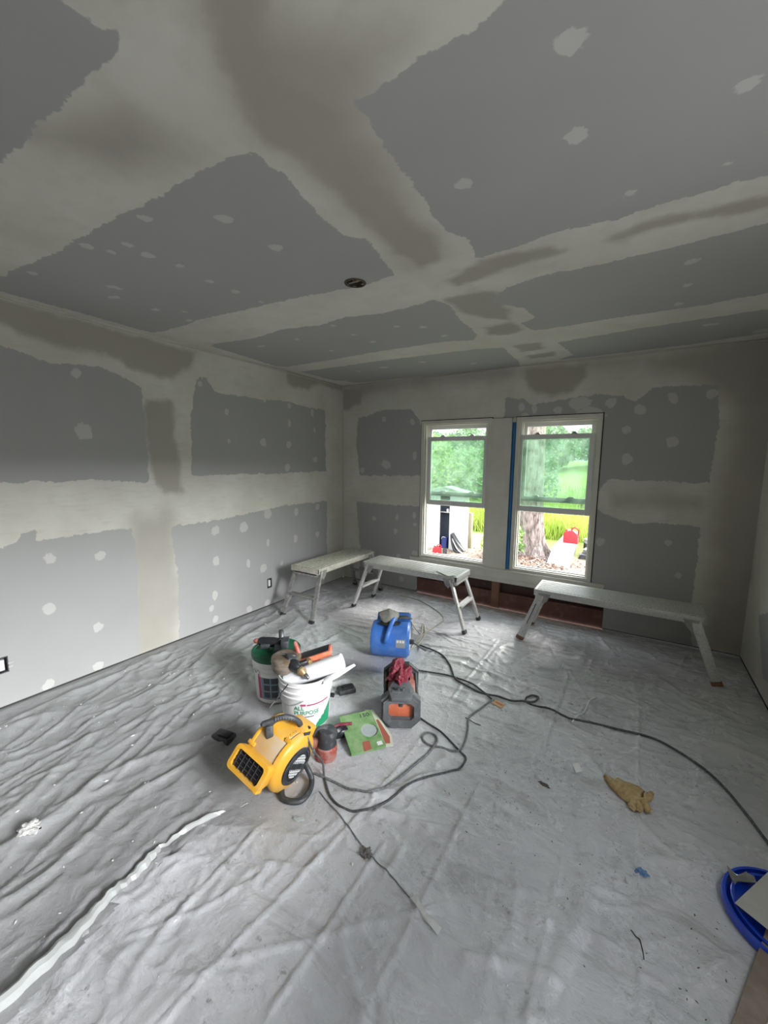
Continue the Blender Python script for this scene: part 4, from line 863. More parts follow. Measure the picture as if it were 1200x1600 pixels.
MB().tube([(c0[0] - .04, c0[1] - .02, .045), (c0[0] + .0, c0[1] + .03, .066), (c0[0] + .05, c0[1] + .085, .062)], .008, 8).build('seam', M_clothred, t)
# green pack: tilted card with window
gp = [on_z(540, 1122, .05), on_z(595, 1112, .05), on_z(603, 1168, .01), on_z(549, 1182, .01)]
zz = [.055, .055, .010, .010]; G = [Vector((a[0], a[1], z)) for a, z in zip(gp, zz)]
t = thing('sanding_disc_pack', 'green card pack of sanding discs with a round cut-out window', 'pack', tuple(G[3]))
o0 = G[3]; ux = (G[2] - G[3]); wx = ux.length; ux.normalize(); uy = (G[0] - G[3]); uy = (uy - ux * uy.dot(ux)); hy = uy.length; uy.normalize(); uz = ux.cross(uy)
GM = AX(ux, uy, uz)
cxx, cyy, rc = wx * .72, hy * .47, .047
circ = [(cxx + rc * math.cos(a), cyy + rc * math.sin(a)) for a in np.linspace(0, 2 * PI, 33)[:-1]]
def rayrect(cx, cy, a):
    dx, dy = math.cos(a), math.sin(a); ts = []
    if dx > 1e-9: ts.append((wx - cx) / dx)
    if dx < -1e-9: ts.append(-cx / dx)
    if dy > 1e-9: ts.append((hy - cy) / dy)
    if dy < -1e-9: ts.append(-cy / dy)
    q = min(ts); return (cx + dx * q, cy + dy * q)
outr = [rayrect(cxx, cyy, a) for a in np.linspace(0, 2 * PI, 33)[:-1]]
cor = [(0, 0), (wx, 0), (wx, hy), (0, hy)]
for c in cor:
    k = min(range(32), key=lambda i: (outr[i][0] - c[0]) ** 2 + (outr[i][1] - c[1]) ** 2); outr[k] = c
b = MB(); ring(b, outr, circ, .0, .014, GM); b.build('card', M_green, t)
MB().prism([(x, y) for x, y in [(cxx + (rc + .004) * math.cos(a), cyy + (rc + .004) * math.sin(a)) for a in np.linspace(0, 2 * PI, 33)[:-1]]], .002, .007, GM).build('disc', M_disc, t)
MB().prism([(wx, .004), (wx + .04, -.005), (wx + .055, .06), (wx + .02, hy), (wx - .03, hy + .012), (wx, hy)], .001, .010, GM).build('card_side', M_greenpale, t)
MB().prism([(wx * .36, -.004), (wx * .58, .0), (wx * .60, .055), (wx * .40, .055)], .0145, .0155, GM).build('print', M_redprint, t)
MB().prism([(wx + .003, .015), (wx + .028, .01), (wx + .04, .05), (wx + .02, hy * .7), (wx + .008, hy * .7)], .0105, .0115, GM).build('print', M_redprint, t)
MB().prism([(wx * .78, .012), (wx * .93, .012), (wx * .93, .035), (wx * .78, .035)], .0145, .0155, GM).build('print', M_paper, t)
place_text('print', '150', .042, M_darkprint, t, lambda c: GM @ Vector((wx * .74 + c.x, hy * .86 + c.y * .9 - .005, .0150 + c.z)))
def battery(px, py, rot, label, s=1.0):
    x, y = on_z(px, py, .02); t = thing('tool_battery', label, 'battery', (x, y, .005), (0, 0, rot))
    MB().box((0, 0, .017), (.115 * s, .070 * s, .034), (0, 0, 0), .007).build('case', M_charcoal, t)
    MB().box((.01, 0, .038), (.07 * s, .045 * s, .012), (0, 0, 0), .003).build('rail', M_black, t)
    MB().box((-.058 * s, 0.01, .02), (.004, .03, .014)).build('terminal_label', M_greyplastic, t)
    return t
battery(541, 1078, RAD(55), 'charcoal tool battery lying behind the ALL PURPOSE bucket, beside the radio')
battery(350, 1152, RAD(10), 'black tool battery alone on the floor left of the yellow blower')
x, y = on_z(519, 1087, .01)
o = MB().box((0, 0, .012), (.03, .025, .024), (0, 0, .4), .005).build('drill_bit_holder', M_black); o.location = (x, y, .002); setp(o, 'tiny black block by the right side of the ALL PURPOSE bucket', 'part')

# ------------------------------------------------------------------ cords
def cord(name, label, pts, r, m, z=.0085, ends=None, kids=None):
    P_ = []
    for i, q in enumerate(pts):
        if len(q) == 3 and q[2] < 5: P_.append(Vector(q))
        else: P_.append(Vector((*on_z(q[0], q[1], .010), -1.0)))
    fl_ = [p.z < -.5 for p in P_]; Q = catmull([Vector((p.x, p.y, 0 if p.z < -.5 else p.z)) for p in P_], 8)
    g = zat([(q.x, q.y) for q in Q]); g = np.maximum(g, np.convolve(np.pad(g, 2, mode='edge'), np.ones(5) / 5, 'valid')); g = np.convolve(np.pad(g, 1, mode='edge'), np.ones(3) / 3, 'valid')
    Q = [Vector((q.x, q.y, max(q.z, g[i] + r * .9))) for i, q in enumerate(Q)]
    o = MB().tube(Q, r, 8, 0).build(name, m); setp(o, label, 'cord'); return o
cord('power_cord', 'long dark cord running from the blue blower across the floor to the right edge',
     [(-1.365, 2.60, .15), (-1.33, 2.62, .13), (-1.29, 2.70, .06), (655, 1008), (685, 1022), (703, 1040), (712, 1062), (735, 1077), (768, 1088), (805, 1096), (835, 1097, ), (841, 1091), (831, 1087), (822, 1092), (824, 1098), (845, 1108), (880, 1122), (910, 1131), (980, 1145), (1040, 1165), (1100, 1205), (1150, 1255), (1199, 1316), (1225, 1350)], .0062, M_cord)
cord('extension_cord', 'dark cord from below the blue blower to the orange tag', [(637, 1036), (650, 1046), (700, 1056), (740, 1073), (768, 1092)], .0058, M_cord)
cord('extension_cord', 'wide grey cord from the orange tag looping back behind the yellow blower',
     [(768, 1094), (750, 1108), (733, 1122), (731, 1140), (727, 1158), (717, 1173), (690, 1171), (668, 1163), (660, 1153), (667, 1145), (679, 1149), (683, 1160), (670, 1176), (645, 1197), (610, 1228), (580, 1242), (550, 1235), (520, 1220), (490, 1207)], .0056, M_cordgrey)
cord('power_cord', 'thin dark cord from the radio sweeping round to the yellow blower socket',
     [(-1.03, 2.02, .02), (665, 1127), (690, 1145), (715, 1170), (728, 1185), (720, 1200), (700, 1210), (650, 1224), (610, 1250), (570, 1268), (540, 1265), (517, 1245), (507, 1215), (-1.185, 1.36, .07), (-1.20, 1.31, .16), (-1.222, 1.292, .236)], .0050, M_cord)
cord('cream_cord', 'cream cord curling on the floor behind the blue blower', [(625, 930), (650, 938), (672, 948), (690, 962), (692, 970), (675, 982), (658, 995), (643, 1010)], .0045, M_cordw)
cord('cream_cord', 'short cream cord arching beside the inlet of the blue blower', [(643, 972), (-1.45, 2.93, .07), (661, 975), (664, 990), (655, 1006), (640, 1014)], .0045, M_cordw)
cord('cream_cord', 'frayed pale cord end behind the grey cap', [(616, 955), (622, 960), (628, 958), (624, 966), (630, 972)], .0045, M_cordw)
cord('plastic_strap', 'thin clear strip curling up from the sheet near the long dark cord', [(893, 1130), (905, 1122), (916, 1108), (921, 1096), (932, 1090)], .0045, M_roll)
x, y = on_z(779, 1101, .01)
t = thing('cord_tag', 'orange brown cardboard tag on the dark cord', 'tag', (x, y, float(zat([(x, y)])[0]) + .004), (0, 0, RAD(-18)))
MB().box((0, 0, .006), (.068, .045, .003), (RAD(6), 0, 0)).build('card', M_tan, t); MB().box((0, .004, .0085), (.05, .010, .0008), (RAD(6), 0, 0)).build('print', M_orange, t)

# ------------------------------------------------------------------ glove
t = thing('work_glove', 'tan leather work glove lying palm down on the right side of the plastic', 'glove', (0, 0, 0))
def gl(px, py, z): z += .006; a = on_z(px, py, z); return (a[0], a[1], z)
b = MB(); V = []; Fc = []
# cuff to palm as a flattened tube through section centres
secs = [((958, 1222), .028, .014), ((968, 1229), .034, .018), ((980, 1237), .046, .022), ((993, 1244), .052, .026), ((1003, 1249), .047, .024)]
pts = [Vector(gl(*s[0], .022)) for s in secs]
for i, p in enumerate(pts):
    d = (pts[min(i + 1, 4)] - pts[max(i - 1, 0)]).normalized(); sd = Vector((-d.y, d.x, 0))
    for k in range(20):
        a = 2 * PI * k / 20; w = secs[i][1] * 1.25 * (1 + .08 * math.sin(3 * a + i)); h = secs[i][2] * (1 + .15 * math.sin(5 * a + 2 * i)); q = p + sd * w * math.cos(a) + Vector((0, 0, 1)) * h * math.sin(a); V.append(q)
for i in range(4):
    for k in range(20): Fc.append((20 * i + k, 20 * i + (k + 1) % 20, 20 * (i + 1) + (k + 1) % 20, 20 * (i + 1) + k))
Fc += [tuple(range(20)), tuple(80 + k for k in range(20))]
b._add(V, Fc); b.noise(.009, 34); b.noise(.005, 75, 3); b.build('palm', M_gold, t)
b = MB(); b.tube([gl(976, 1236, .02), gl(966, 1232, .026), gl(956, 1223, .022), gl(947, 1213, .014)], [.016, .017, .018, .012], 12, 5); b.noise(.004, 50); b.build('thumb', M_gold, t)
for f_, r_ in (([(990, 1250), (989, 1258), (985, 1264)], .0165), ([(997, 1252), (998, 1261), (996, 1267)], .017), ([(1003, 1250), (1009, 1261), (1016, 1268)], .016), ([(1004, 1245), (1012, 1247), (1018, 1240)], .015)):
    b = MB(); b.tube([gl(f_[0][0], f_[0][1], .026), gl(f_[1][0], f_[1][1], .022), gl(f_[2][0], f_[2][1], .012)], [r_, r_ * 1.05, r_ * .75], 12, 5); b.noise(.0045, 45); b.build('finger', M_gold, t)

# ------------------------------------------------------------------ blue lid with taping knives
LC = (.550, 1.692); 
t = thing('bucket_lid', 'bright blue bucket lid lying upside down, cut off by the right edge', 'lid', (LC[0], LC[1], .004))
MB().lathe([(0, .004), (.12, .004), (.145, .008), (.150, .03), (.157, .032), (.160, .03), (.160, .010), (.168, .006), (.178, .010), (.180, .024), (.174, .030), (.182, .031), (.187, .022), (.186, .004), (.178, 0), (0, 0)], 64).build('dish', M_lidblue, t)
b = MB(); b.prism([(-.05, -.04), (.0, -.055), (.05, -.03), (.06, .02), (.01, .05), (-.04, .03)], .0045, .012); b.noise(.008, 20); o = b.build('dried_mud', mat('dried mud', (.19, .16, .14), .8, bmp=.4), t)
lidp = lambda px, py, z=.045: Vector((*on_z(px, py, z), z))
t = thing('taping_knife', 'wide plaster smeared steel taping knife across the blue lid', 'knife', (0, 0, 0))
q = [lidp(1148, 1411, .052), lidp(1205, 1358, .052)]
d1 = (q[1] - q[0]); d1.z = 0; d1.normalize(); d2 = Vector((d1.y, -d1.x, 0))
b = MB(); A_ = q[0]; P4 = [A_, A_ + d1 * .26, A_ + d1 * .26 + d2 * .10, A_ + d2 * .10]
b._add([p_ + Vector((0, 0, z)) for z in (0, .0015) for p_ in P4], [(0, 1, 2, 3), (4, 7, 6, 5), (0, 4, 5, 1), (1, 5, 6, 2), (2, 6, 7, 3), (3, 7, 4, 0)]); b.build('blade', M_knife, t)
MB().bar(A_ + d1 * .002 + d2 * .1, A_ + d1 * .26 + d2 * .1, .014, .010, .002).build('blade_back', M_alu, t)
MB().bar(A_ + d1 * .13 + d2 * .105 , A_ + d1 * .13 + d2 * .22 + Vector((0, 0, -.0)), .032, .02, .006).build('handle', M_bluep, t)
t = thing('metal_bracket', 'small bent grey metal scrap inside the blue lid', 'scrap', (0, 0, .0))
zz_ = .036; pp = [lidp(1136, 1355, zz_), lidp(1147, 1366, zz_), lidp(1155, 1369, zz_), lidp(1166, 1364, zz_), lidp(1178, 1370, zz_), lidp(1182, 1380, zz_), lidp(1152, 1378, zz_), lidp(1148, 1383, zz_), lidp(1140, 1368, zz_)]
b = MB(); n_ = len(pp); b._add([p_ + Vector((0, 0, z)) for z in (0, .003) for p_ in pp], [tuple(range(n_))[::-1], tuple(range(n_, 2 * n_))] + [(k, (k + 1) % n_, n_ + (k + 1) % n_, n_ + k) for k in range(n_)]); b.build('plate', M_alu_dark, t)
MB().tube([p_ + Vector((0, 0, .004)) for p_ in pp[:4]], .0025, 6, 3).build('flange', M_chrome, t)

# timber strip at the bottom right corner
a = on_z(1172, 1600); c = on_z(1215, 1470); dv = Vector((c[0] - a[0], c[1] - a[1], 0)).normalized()
o = MB().bar(Vector((a[0], a[1], .016)) - dv * .35, Vector((c[0], c[1], .016)) + dv * .10, .055, .024, .003).build('timber_strip', M_woodstrip); setp(o, 'dusty brown timber strip on the floor at the bottom right corner', 'board')

def cordline(pts, r, nm, m):
    Q = catmull([Vector((*on_z(a, b_, .01), 0)) for a, b_ in pts], 10); g = zat(Q); return MB().tube([Vector((q.x, q.y, g[i] + r)) for i, q in enumerate(Q)], r, 6, 0).build(nm, m)
# ------------------------------------------------------------------ small litter
def flatpoly(name, label, cat, pts, m, z=.012, th=.0015, up=None):
    P_ = [Vector((*on_z(px, py, z), z + (up[i] if up else 0))) for i, (px, py) in enumerate(pts)]; g_ = zat(P_); P_ = [Vector((p.x, p.y, max(p.z, g_[i] + .002 + (up[i] * .6 if up else 0)))) for i, p in enumerate(P_)]
    n = len(P_); b = MB(); b._add([p_ + Vector((0, 0, q)) for q in (0, th) for p_ in P_], [tuple(range(n))[::-1], tuple(range(n, 2 * n))] + [(k, (k + 1) % n, n + (k + 1) % n, n + k) for k in range(n)])
    o = b.build(name, m, smooth=False); setp(o, label, cat); return o
flatpoly('paper_scrap', 'small white paper scrap on the plastic left of the glove', 'paper', [(893, 1194), (904, 1195), (911, 1207), (900, 1208)], M_paper, up=[0, .008, .004, 0])
crumple('tape_scrap', 'crumpled light blue scrap on the floor left of the blue lid', 'scrap', (*on_z(1003, 1364, .01), .010), .017, .012, .010, M_bluescrap, 2.1, (0, 0, .3), .7)
flatpoly('torn_tape', 'torn curling silvery tape strip on the plastic in the foreground', 'tape', [(641, 1405), (652, 1402), (656, 1414), (664, 1428), (676, 1440), (690, 1452), (684, 1462), (672, 1450), (660, 1436), (650, 1420)], M_foil, .012, .002, [0, .012, .01, .006, .01, .004, 0, .008, .0, .006])
crumple('plaster_clump', 'crumbled grey plaster clump on the seam in the foreground', 'debris', (*on_z(572, 1335, .008), .006), .020, .018, .012, mat('grey crumbs', (.16, .15, .14), .9), 3.3, (0, 0, 0), .9)
crumple('dried_mud_blob', 'pale flat mud blob on the sheet in front of the yellow blower', 'debris', (*on_z(466, 1279, .004), .006), .026, .012, .006, M_disc, 5.5, (0, 0, .4), .3)
crumple('plaster_clump', 'whitish plaster lump on the drop cloth at the far left', 'debris', (*on_z(47, 1300, .02), .016), .035, .028, .014, M_crumb, 8.5, (0, 0, .4), .7)
o = cordline([(986, 1452), (998, 1470), (1005, 1490), (1006, 1500)], .0016, 'wire_bit', M_rubber); setp(o, 'thin dark curved wire bit on the lower right plastic', 'wire')
o = cordline([(727, 1121), (740, 1128), (751, 1133)], .0022, 'wire_bit', M_rubber); setp(o, 'short dark twig on the plastic below the orange tag', 'wire')
o = cordline([(499, 1235), (540, 1288), (580, 1340), (612, 1372), (640, 1405)], .0022, 'string', M_cordgrey); setp(o, 'thin grey string running diagonally down to the torn silvery tape', 'string')
crumple('gravel_pinch', 'small pinch of dark grit left of the white paper scrap', 'debris', (*on_z(850, 1229, .004), .004), .030, .012, .006, M_dirtcrumb, 6.1, (0, 0, -.4), .9)
def crumbs(name, label, n, m, seed, r0, r1, fn):
    r = random.Random(seed); V = []; Fc = []; XY = [fn(r) for i in range(n)]; ZZ = zat(XY)
    for i in range(n):
        x, y = XY[i]; s = r0 + (r1 - r0) * r.random() ** 3; a = r.random() * 6.3; z = ZZ[i]
        bse = len(V); st = 1 + r.random() * 2
        for k in range(4): V.append((x + math.cos(a + k * 1.57) * s * (st if k % 2 else 1), y + math.sin(a + k * 1.57) * s * (st if k % 2 else 1), z))
        V += [(x, y, z + s * .8), (x, y, z - s)]
        Fc += [(bse + k, bse + (k + 1) % 4, bse + 4) for k in range(4)] + [(bse + (k + 1) % 4, bse + k, bse + 5) for k in range(4)]
    me = bpy.data.meshes.new(name); me.from_pydata(V, [], Fc); me.materials.append(m); o = bpy.data.objects.new(name, me); C.objects.link(o); setp(o, label, 'debris', None, 'stuff')
crumbs('plaster_crumbs', 'fine white plaster crumbs scattered over the sheets', 900, M_crumb, 5, .0012, .006, lambda r: (r.uniform(-3.0, .7), r.uniform(.2, 3.9)))
def dirtpos(r):
    c = r.choice([(.2, 2.3, .35), (-.45, 1.85, .18), (.2, 1.5, .2), (-.1, 3.0, .5), (.55, 2.9, .25), (-.2, 1.9, .3), (-1.5, 2.0, .8), (.45, 1.35, .25)]); return (max(-3, min(.75, r.gauss(c[0], c[2]))), min(3.95, r.gauss(c[1], c[2])))
crumbs('dirt_crumbs', 'fine dark dirt specks scattered over the sheets', 1100, M_dirtcrumb, 9, .0007, .0026, dirtpos)

# ------------------------------------------------------------------ outdoors
G0 = -.70
def gp_(px, py): return on_z(px, py, G0)
M_dirt = nt('yard ground')
def ground_mat():
    m, n, l, b = M_dirt; b.inputs['Roughness'].default_value = .95
    t = noise_node(n, l, 1.2, 8, .65); t2 = noise_node(n, l, 20, 6, .7); tcn = n.new('ShaderNodeTexCoord'); sp = n.new('ShaderNodeSeparateXYZ'); l.new(tcn.outputs['Object'], sp.inputs[0])
    earth = mixc(n, l, t2.outputs['Fac'], (.20, .14, .11), (.38, .30, .25)); grass = mixc(n, l, t.outputs['Fac'], (.22, .36, .07), (.50, .58, .16))
    f = math_n(n, l, 'ADD', sp.outputs['Y'], math_n(n, l, 'MULTIPLY', t.outputs['Fac'], 4.0)); mr = n.new('ShaderNodeMapRange'); l.new(f, mr.inputs[0]); mr.inputs[1].default_value = 12.0; mr.inputs[2].default_value = 13.2
    l.new(mixc(n, l, mr.outputs[0], earth, grass), b.inputs['Base Color']); bump(n, l, b, t2.outputs['Fac'], .5, .03); return m
Mg = ground_mat()
gx = np.concatenate([np.linspace(-70, -8, 20), np.linspace(-7.5, 3, 60), np.linspace(4, 60, 20)]); gy = np.concatenate([np.linspace(4.3, 16, 70), np.linspace(17, 120, 40)])
def gh(P):
    far = np.clip((P[:, 1] - 16) / 60, 0, 1); return G0 - 1.0 * np.clip((P[:, 1] - 14) / 20, 0, 1) + far * 3.4 * np.clip((P[:, 1] - 34) / 50, 0, 1) + (vnoise(P[:, 0] * 2 + 500, P[:, 1] * 2, 41) - .5) * .04 + (vnoise(P[:, 0] * .3 + 500, P[:, 1] * .3, 42) - .5) * .5 * np.clip((P[:, 1] - 12) / 8, 0, 1)
sheetmesh('ground', gx, gy, lambda P: np.stack([P[:, 0], P[:, 1], gh(P)], 1), None, None, Mg)
def gz(x, y): return float(gh(np.array([[x, y]]))[0])
M_water = mat('pond water', (.30, .36, .36), .08, .0, scale=3)
o = MB().prism([(9.5 * math.cos(a) * (1 + .12 * math.sin(3 * a)), 3.6 * math.sin(a)) for a in np.linspace(0, 2 * PI, 25)[:-1]], -1.40, -1.30).build('pond', M_water); o.location = (-4.5, 31, 0); setp(o, 'pale pond glinting in the meadow beyond the right window', 'pond')
# bark tree
def bark_mat():
    m, n, l, b = nt('rough tree bark'); b.inputs['Roughness'].default_value = .9
    t = noise_node(n, l, 7, 8, .65, (2.2, 2.2, .55), 1.0); c = ramp(n, l, t.outputs['Fac'], .36, .62, (.10, .07, .06, 1), (.46, .38, .35, 1)); l.new(c.outputs[0], b.inputs['Base Color']); bump(n, l, b, t.outputs['Fac'], 1.0, .06); return m
M_bark = bark_mat()
def leaf_mat(name, c0, c1):
    m, n, l, b = nt(name); t = noise_node(n, l, 1.1, 5, .7); l.new(mixc(n, l, ramp(n, l, t.outputs['Fac'], .3, .7).outputs[0], c0, c1), b.inputs['Base Color']); b.inputs['Roughness'].default_value = .6
    b.inputs['Transmission Weight'].default_value = 0; return m
M_leaf = leaf_mat('broad leaves', (.14, .30, .08), (.46, .62, .24)); M_leaf2 = leaf_mat('yellow green leaves', (.34, .50, .10), (.66, .74, .26)); M_leafd = leaf_mat('dark far leaves', (.12, .24, .12), (.30, .44, .24)); M_grass = leaf_mat('tall grass', (.38, .52, .08), (.72, .78, .24)); M_straw = leaf_mat('leaf litter', (.20, .11, .07), (.42, .30, .24))  # M_leafd is a darker, duller green for the trees further back
tx, ty = gp_(838, 868)
tx -= .14
t = thing('bark_tree', 'big rough-barked tree trunk with flared roots outside the right window', 'tree', (tx, ty, G0))
b = MB(); V = []; Fc = []; N = 56; lev = [(-.05, 1.65), (.05, 1.42), (.15, 1.22), (.3, 1.06), (.5, .95), (.8, .88), (1.3, .84), (2, .80), (3, .78), (4.2, .74), (5.5, .66)]
from mathutils import noise as NZ
for z, s in lev:
    for k in range(N):
        a = 2 * PI * k / N; fl = max(0, 1 - z / .7); r = .30 * s * (1 + fl * .45 * (abs(math.sin(a * 2.5 + .6)) ** 2 - .4) + .05 * math.sin(9 * a + z * 2) + .05 * NZ.noise(Vector((math.cos(a) * 4, math.sin(a) * 4, z * 2)))); V.append((r * math.cos(a) - .02 * z, r * math.sin(a), z))
for i in range(len(lev) - 1):
    for k in range(N): Fc.append((N * i + k, N * i + (k + 1) % N, N * (i + 1) + (k + 1) % N, N * (i + 1) + k))
b._add(V, Fc); b.build('trunk', M_bark, t)
for a_, l_ in ((.3, 2.4), (2.4, 2.2), (4.4, 2.5), (-.8, 2.0)):
    MB().tube([(-.1, 0, 5.2), (.5 * math.cos(a_) - .1, .5 * math.sin(a_), 7.0), (l_ * .5 * math.cos(a_), l_ * .5 * math.sin(a_), 8.4)], [.16, .10, .05], 10, 4).build('branch', M_bark, t)
def leafcloud(n, seed, cx, rx, ry, rz, s, flat_=0.3):
    r = np.random.RandomState(seed); d = r.randn(n, 3); d /= np.linalg.norm(d, axis=1)[:, None]; rad = r.rand(n) ** .28
    lob = 1 + .28 * np.sin(d[:, 0] * 5 + seed) * np.cos(d[:, 2] * 4 + seed); p = d * rad[:, None] * lob[:, None] * np.array([rx, ry, rz]) + np.array(cx)
    u = r.randn(n, 3); u /= np.linalg.norm(u, axis=1)[:, None]; w = np.cross(u, r.randn(n, 3)); w /= np.linalg.norm(w, axis=1)[:, None]
    sz = s * (.6 + .8 * r.rand(n))[:, None]; V = np.stack([p - u * sz, p + w * sz * .45, p + u * sz, p - w * sz * .45], 1).reshape(-1, 3); return V
def addleaves(name, V, m, parent, kind='stuff'):
    n = len(V) // 4; me = bpy.data.meshes.new(name); me.vertices.add(len(V)); me.vertices.foreach_set('co', V.astype(np.float32).ravel()); me.loops.add(4 * n); me.loops.foreach_set('vertex_index', np.arange(4 * n, dtype=np.int32))
    me.polygons.add(n); me.polygons.foreach_set('loop_start', np.arange(n, dtype=np.int32) * 4); me.polygons.foreach_set('loop_total', np.full(n, 4, np.int32)); me.update(calc_edges=True)
    me.materials.append(m); o = bpy.data.objects.new(name, me); C.objects.link(o); o.parent = parent
    if kind: o['kind'] = kind
    return o
addleaves('foliage', np.concatenate([leafcloud(1800, 3 + i, (1.1 * math.cos(a), 1.1 * math.sin(a), 8.4), 1.1, 1.1, .8, .10) for i, a in enumerate((.3, 1.8, 3.2, 4.8))]), M_leaf, t)
V = leafcloud(70, 77, (.6, .0, 3.45), .8, .5, .25, .07); 
def bush(x, y, rx, ry, rz, n, s, m, label, seed, group=None, name='leafy_bush', cat='bush'):
    t = thing(name, label, cat, (x, y, gz(x, y)), group=group)
    b = MB()
    for k in range(4): a = k * 1.6; b.tube([(.1 * math.cos(a), .1 * math.sin(a), -.05), (.3 * rx * math.cos(a), .3 * ry * math.sin(a), rz * .8), (.55 * rx * math.cos(a + .3), .5 * ry * math.sin(a + .3), rz * 1.5)], [.03, .02, .008], 6, 3)
    b.build('stems', M_stud, t); addleaves('foliage', leafcloud(n, seed, (0, 0, rz), rx, ry, rz, s), m, t); return t
lx, ly = gp_(803, 850); bush(-2.42, 9.5, .34, .3, .45, 1300, .05, M_leaf, 'green leafy bush behind the left foot of the bark tree', 12)
x_, y_ = gp_(755, 870); bush(x_ + .15, y_ + .2, .28, .28, .26, 900, .04, M_leaf2, 'low yellow green bush growing in front of the wooden deck', 14)
# trees behind, seen through the left window
for i, (x, y, rx, rz, m, lb) in enumerate([(-8.6, 15.5, 2.1, 1.95, M_leaf, 'tall green tree far left behind the white shed'), (-6.6, 15.0, 1.7, 1.45, M_leaf2, 'yellow green tree directly behind the white shed'), (-5.0, 15.3, 1.7, 1.42, M_leaf, 'green tree behind the standing deck post'), (-4.3, 17.5, 1.7, 1.62, M_leafd, 'darker green tree left of the bark tree, further back')]):
    bush(x, y, rx, 1.5, rz, 5200, .085, m, lb, 30 + i, 'trees beyond the shed', 'garden_tree', 'tree')
for i in range(12):
    x = -34 + i * 4.6; y = 74 + 6 * math.sin(i * 2.1); t_ = thing('distant_tree', 'distant dark green tree in the line at the far edge of the meadow', 'tree', (x, y, gz(x, y)), group='trees of the far tree line')
    MB().cyl((0, 0, -.2), (0, 0, 3), .3, .2, 8).build('trunk', M_bark, t_); addleaves('foliage', leafcloud(1300, 60 + i, (0, 0, 3.6), 3.6, 2.6, 2.9 + .8 * math.sin(i * 1.7), .42), M_leafd, t_)
# tall grass band and meadow tufts
def blades(name, n, seed, x0, x1, y0, y1, h0, h1, w, m, label):
    r = np.random.RandomState(seed); x = r.uniform(x0, x1, n); y = r.uniform(y0, y1, n); z = gh(np.stack([x, y], 1)); h = r.uniform(h0, h1, n); a = r.uniform(0, PI, n); lx_ = r.randn(n) * .32 * h; ly_ = r.randn(n) * .3 * h
    wx_ = np.cos(a) * w; wy_ = np.sin(a) * w; V = np.stack([np.stack([x - wx_, y - wy_, z - .02], 1), np.stack([x + wx_, y + wy_, z - .02], 1), np.stack([x + lx_ + wx_ * .3, y + ly_ + wy_ * .3, z + h], 1), np.stack([x + lx_ - wx_ * .3, y + ly_ - wy_ * .3, z + h], 1)], 1).reshape(-1, 3)
    o = addleaves(name, V, m, None); setp(o, label, 'grass'); return o
blades('tall_grass', 42000, 4, -8.5, 1.2, 12.3, 17.5, .35, .95, .011, M_grass, 'band of tall bright yellow green grass beyond the yard')
blades('meadow_grass', 9000, 5, -20, 8, 18, 46, .3, .8, .05, M_leaf2, 'pale meadow grass stretching to the tree line')
def litter(n, seed, cx, cy, sx_, sy_, s, name, label, m):
    r = np.random.RandomState(seed); x = cx + r.randn(n) * sx_; y = cy + r.randn(n) * sy_; z = gh(np.stack([x, y], 1)) + .01 + r.rand(n) * .03; a = r.uniform(0, 6.3, n); u = np.stack([np.cos(a), np.sin(a), r.randn(n) * .3], 1) * s; w = np.stack([-np.sin(a), np.cos(a), r.randn(n) * .3], 1) * s * .45; p = np.stack([x, y, z], 1)
    o = addleaves(name, np.stack([p - u, p + w, p + u, p - w], 1).reshape(-1, 3), m, None); setp(o, label, 'leaf litter')
litter(2200, 8, tx + .05, ty - .7, .42, .4, .045, 'leaf_litter', 'brown fallen leaves around the roots of the bark tree', M_straw)
# shed
sx0, sy0 = -4.45, 9.45
t = thing('garden_shed', 'small white ribbed-metal shed with an open dark doorway', 'shed', (0, 0, G0))
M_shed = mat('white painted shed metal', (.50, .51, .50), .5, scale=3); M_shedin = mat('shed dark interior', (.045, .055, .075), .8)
def sp_(px, Y): d = ray(px, 800); q = Y / d.y; return q * d.x
Ys = 9.35; xa, xd0, xd1 = sp_(655, Ys), sp_(688, Ys), sp_(703.5, Ys); xe = sp_(726, Ys)
eh = 1.46
def corr(x0, x1, y, z0, z1, nm, amp=.012, n=None):
    n = n or int(abs(x1 - x0) / .02); V = []; Fc = []
    for k in range(n + 1):
        x = x0 + (x1 - x0) * k / n; yy = y - (amp if (k % 5) in (0, 1) else 0)
        V += [(x, yy, z0), (x, yy, z1)]
    for k in range(n): Fc.append((2 * k, 2 * k + 2, 2 * k + 3, 2 * k + 1))
    b = MB(); b._add(V, Fc); o = b.build(nm, M_shed, t, False); o.modifiers.new('s', 'SOLIDIFY').thickness = .01; return o
corr(xa - .3, xd0, Ys, 0, eh, 'front_wall'); corr(xd1, xe, Ys - .02, 0, eh, 'door_panel', .006)
MB().span((xa - .28, Ys + .28, 0), (xe - .02, Ys + .30, eh)).build('back_wall', M_shedin, t)
MB().span((xe - .03, Ys + .0, 0), (xe, Ys + .3, eh)).build('side_wall', M_shed, t)
MB().span((xd0 - .02, Ys + .02, eh - .06), (xd1 + .02, Ys + .05, eh)).build('door_header', M_shed, t)
MB().span((xd0 - .1, Ys + .05, 0), (xd0 - .06, Ys + .27, eh)).span((xd0 - .1, Ys + .25, .0), (xd1 + .1, Ys + .27, eh)).build('inner_lining', M_shedin, t)
MB().span((xd0 - .05, Ys + .12, .93), (xd1 + .04, Ys + .24, .95)).build('shelf', M_alu, t)
pk = sp_(695, Ys); hw = xe + .06 - pk
rf = MB(); 
rf._add([(pk - hw * 1.5, Ys - .08, eh - .06), (pk, Ys - .08, eh + .15), (xe + .12, Ys - .08, eh - .0), (xe + .12, Ys + .38, eh - .0), (pk, Ys + .38, eh + .15), (pk - hw * 1.5, Ys + .38, eh - .06)], [(0, 1, 4, 5), (1, 2, 3, 4)])
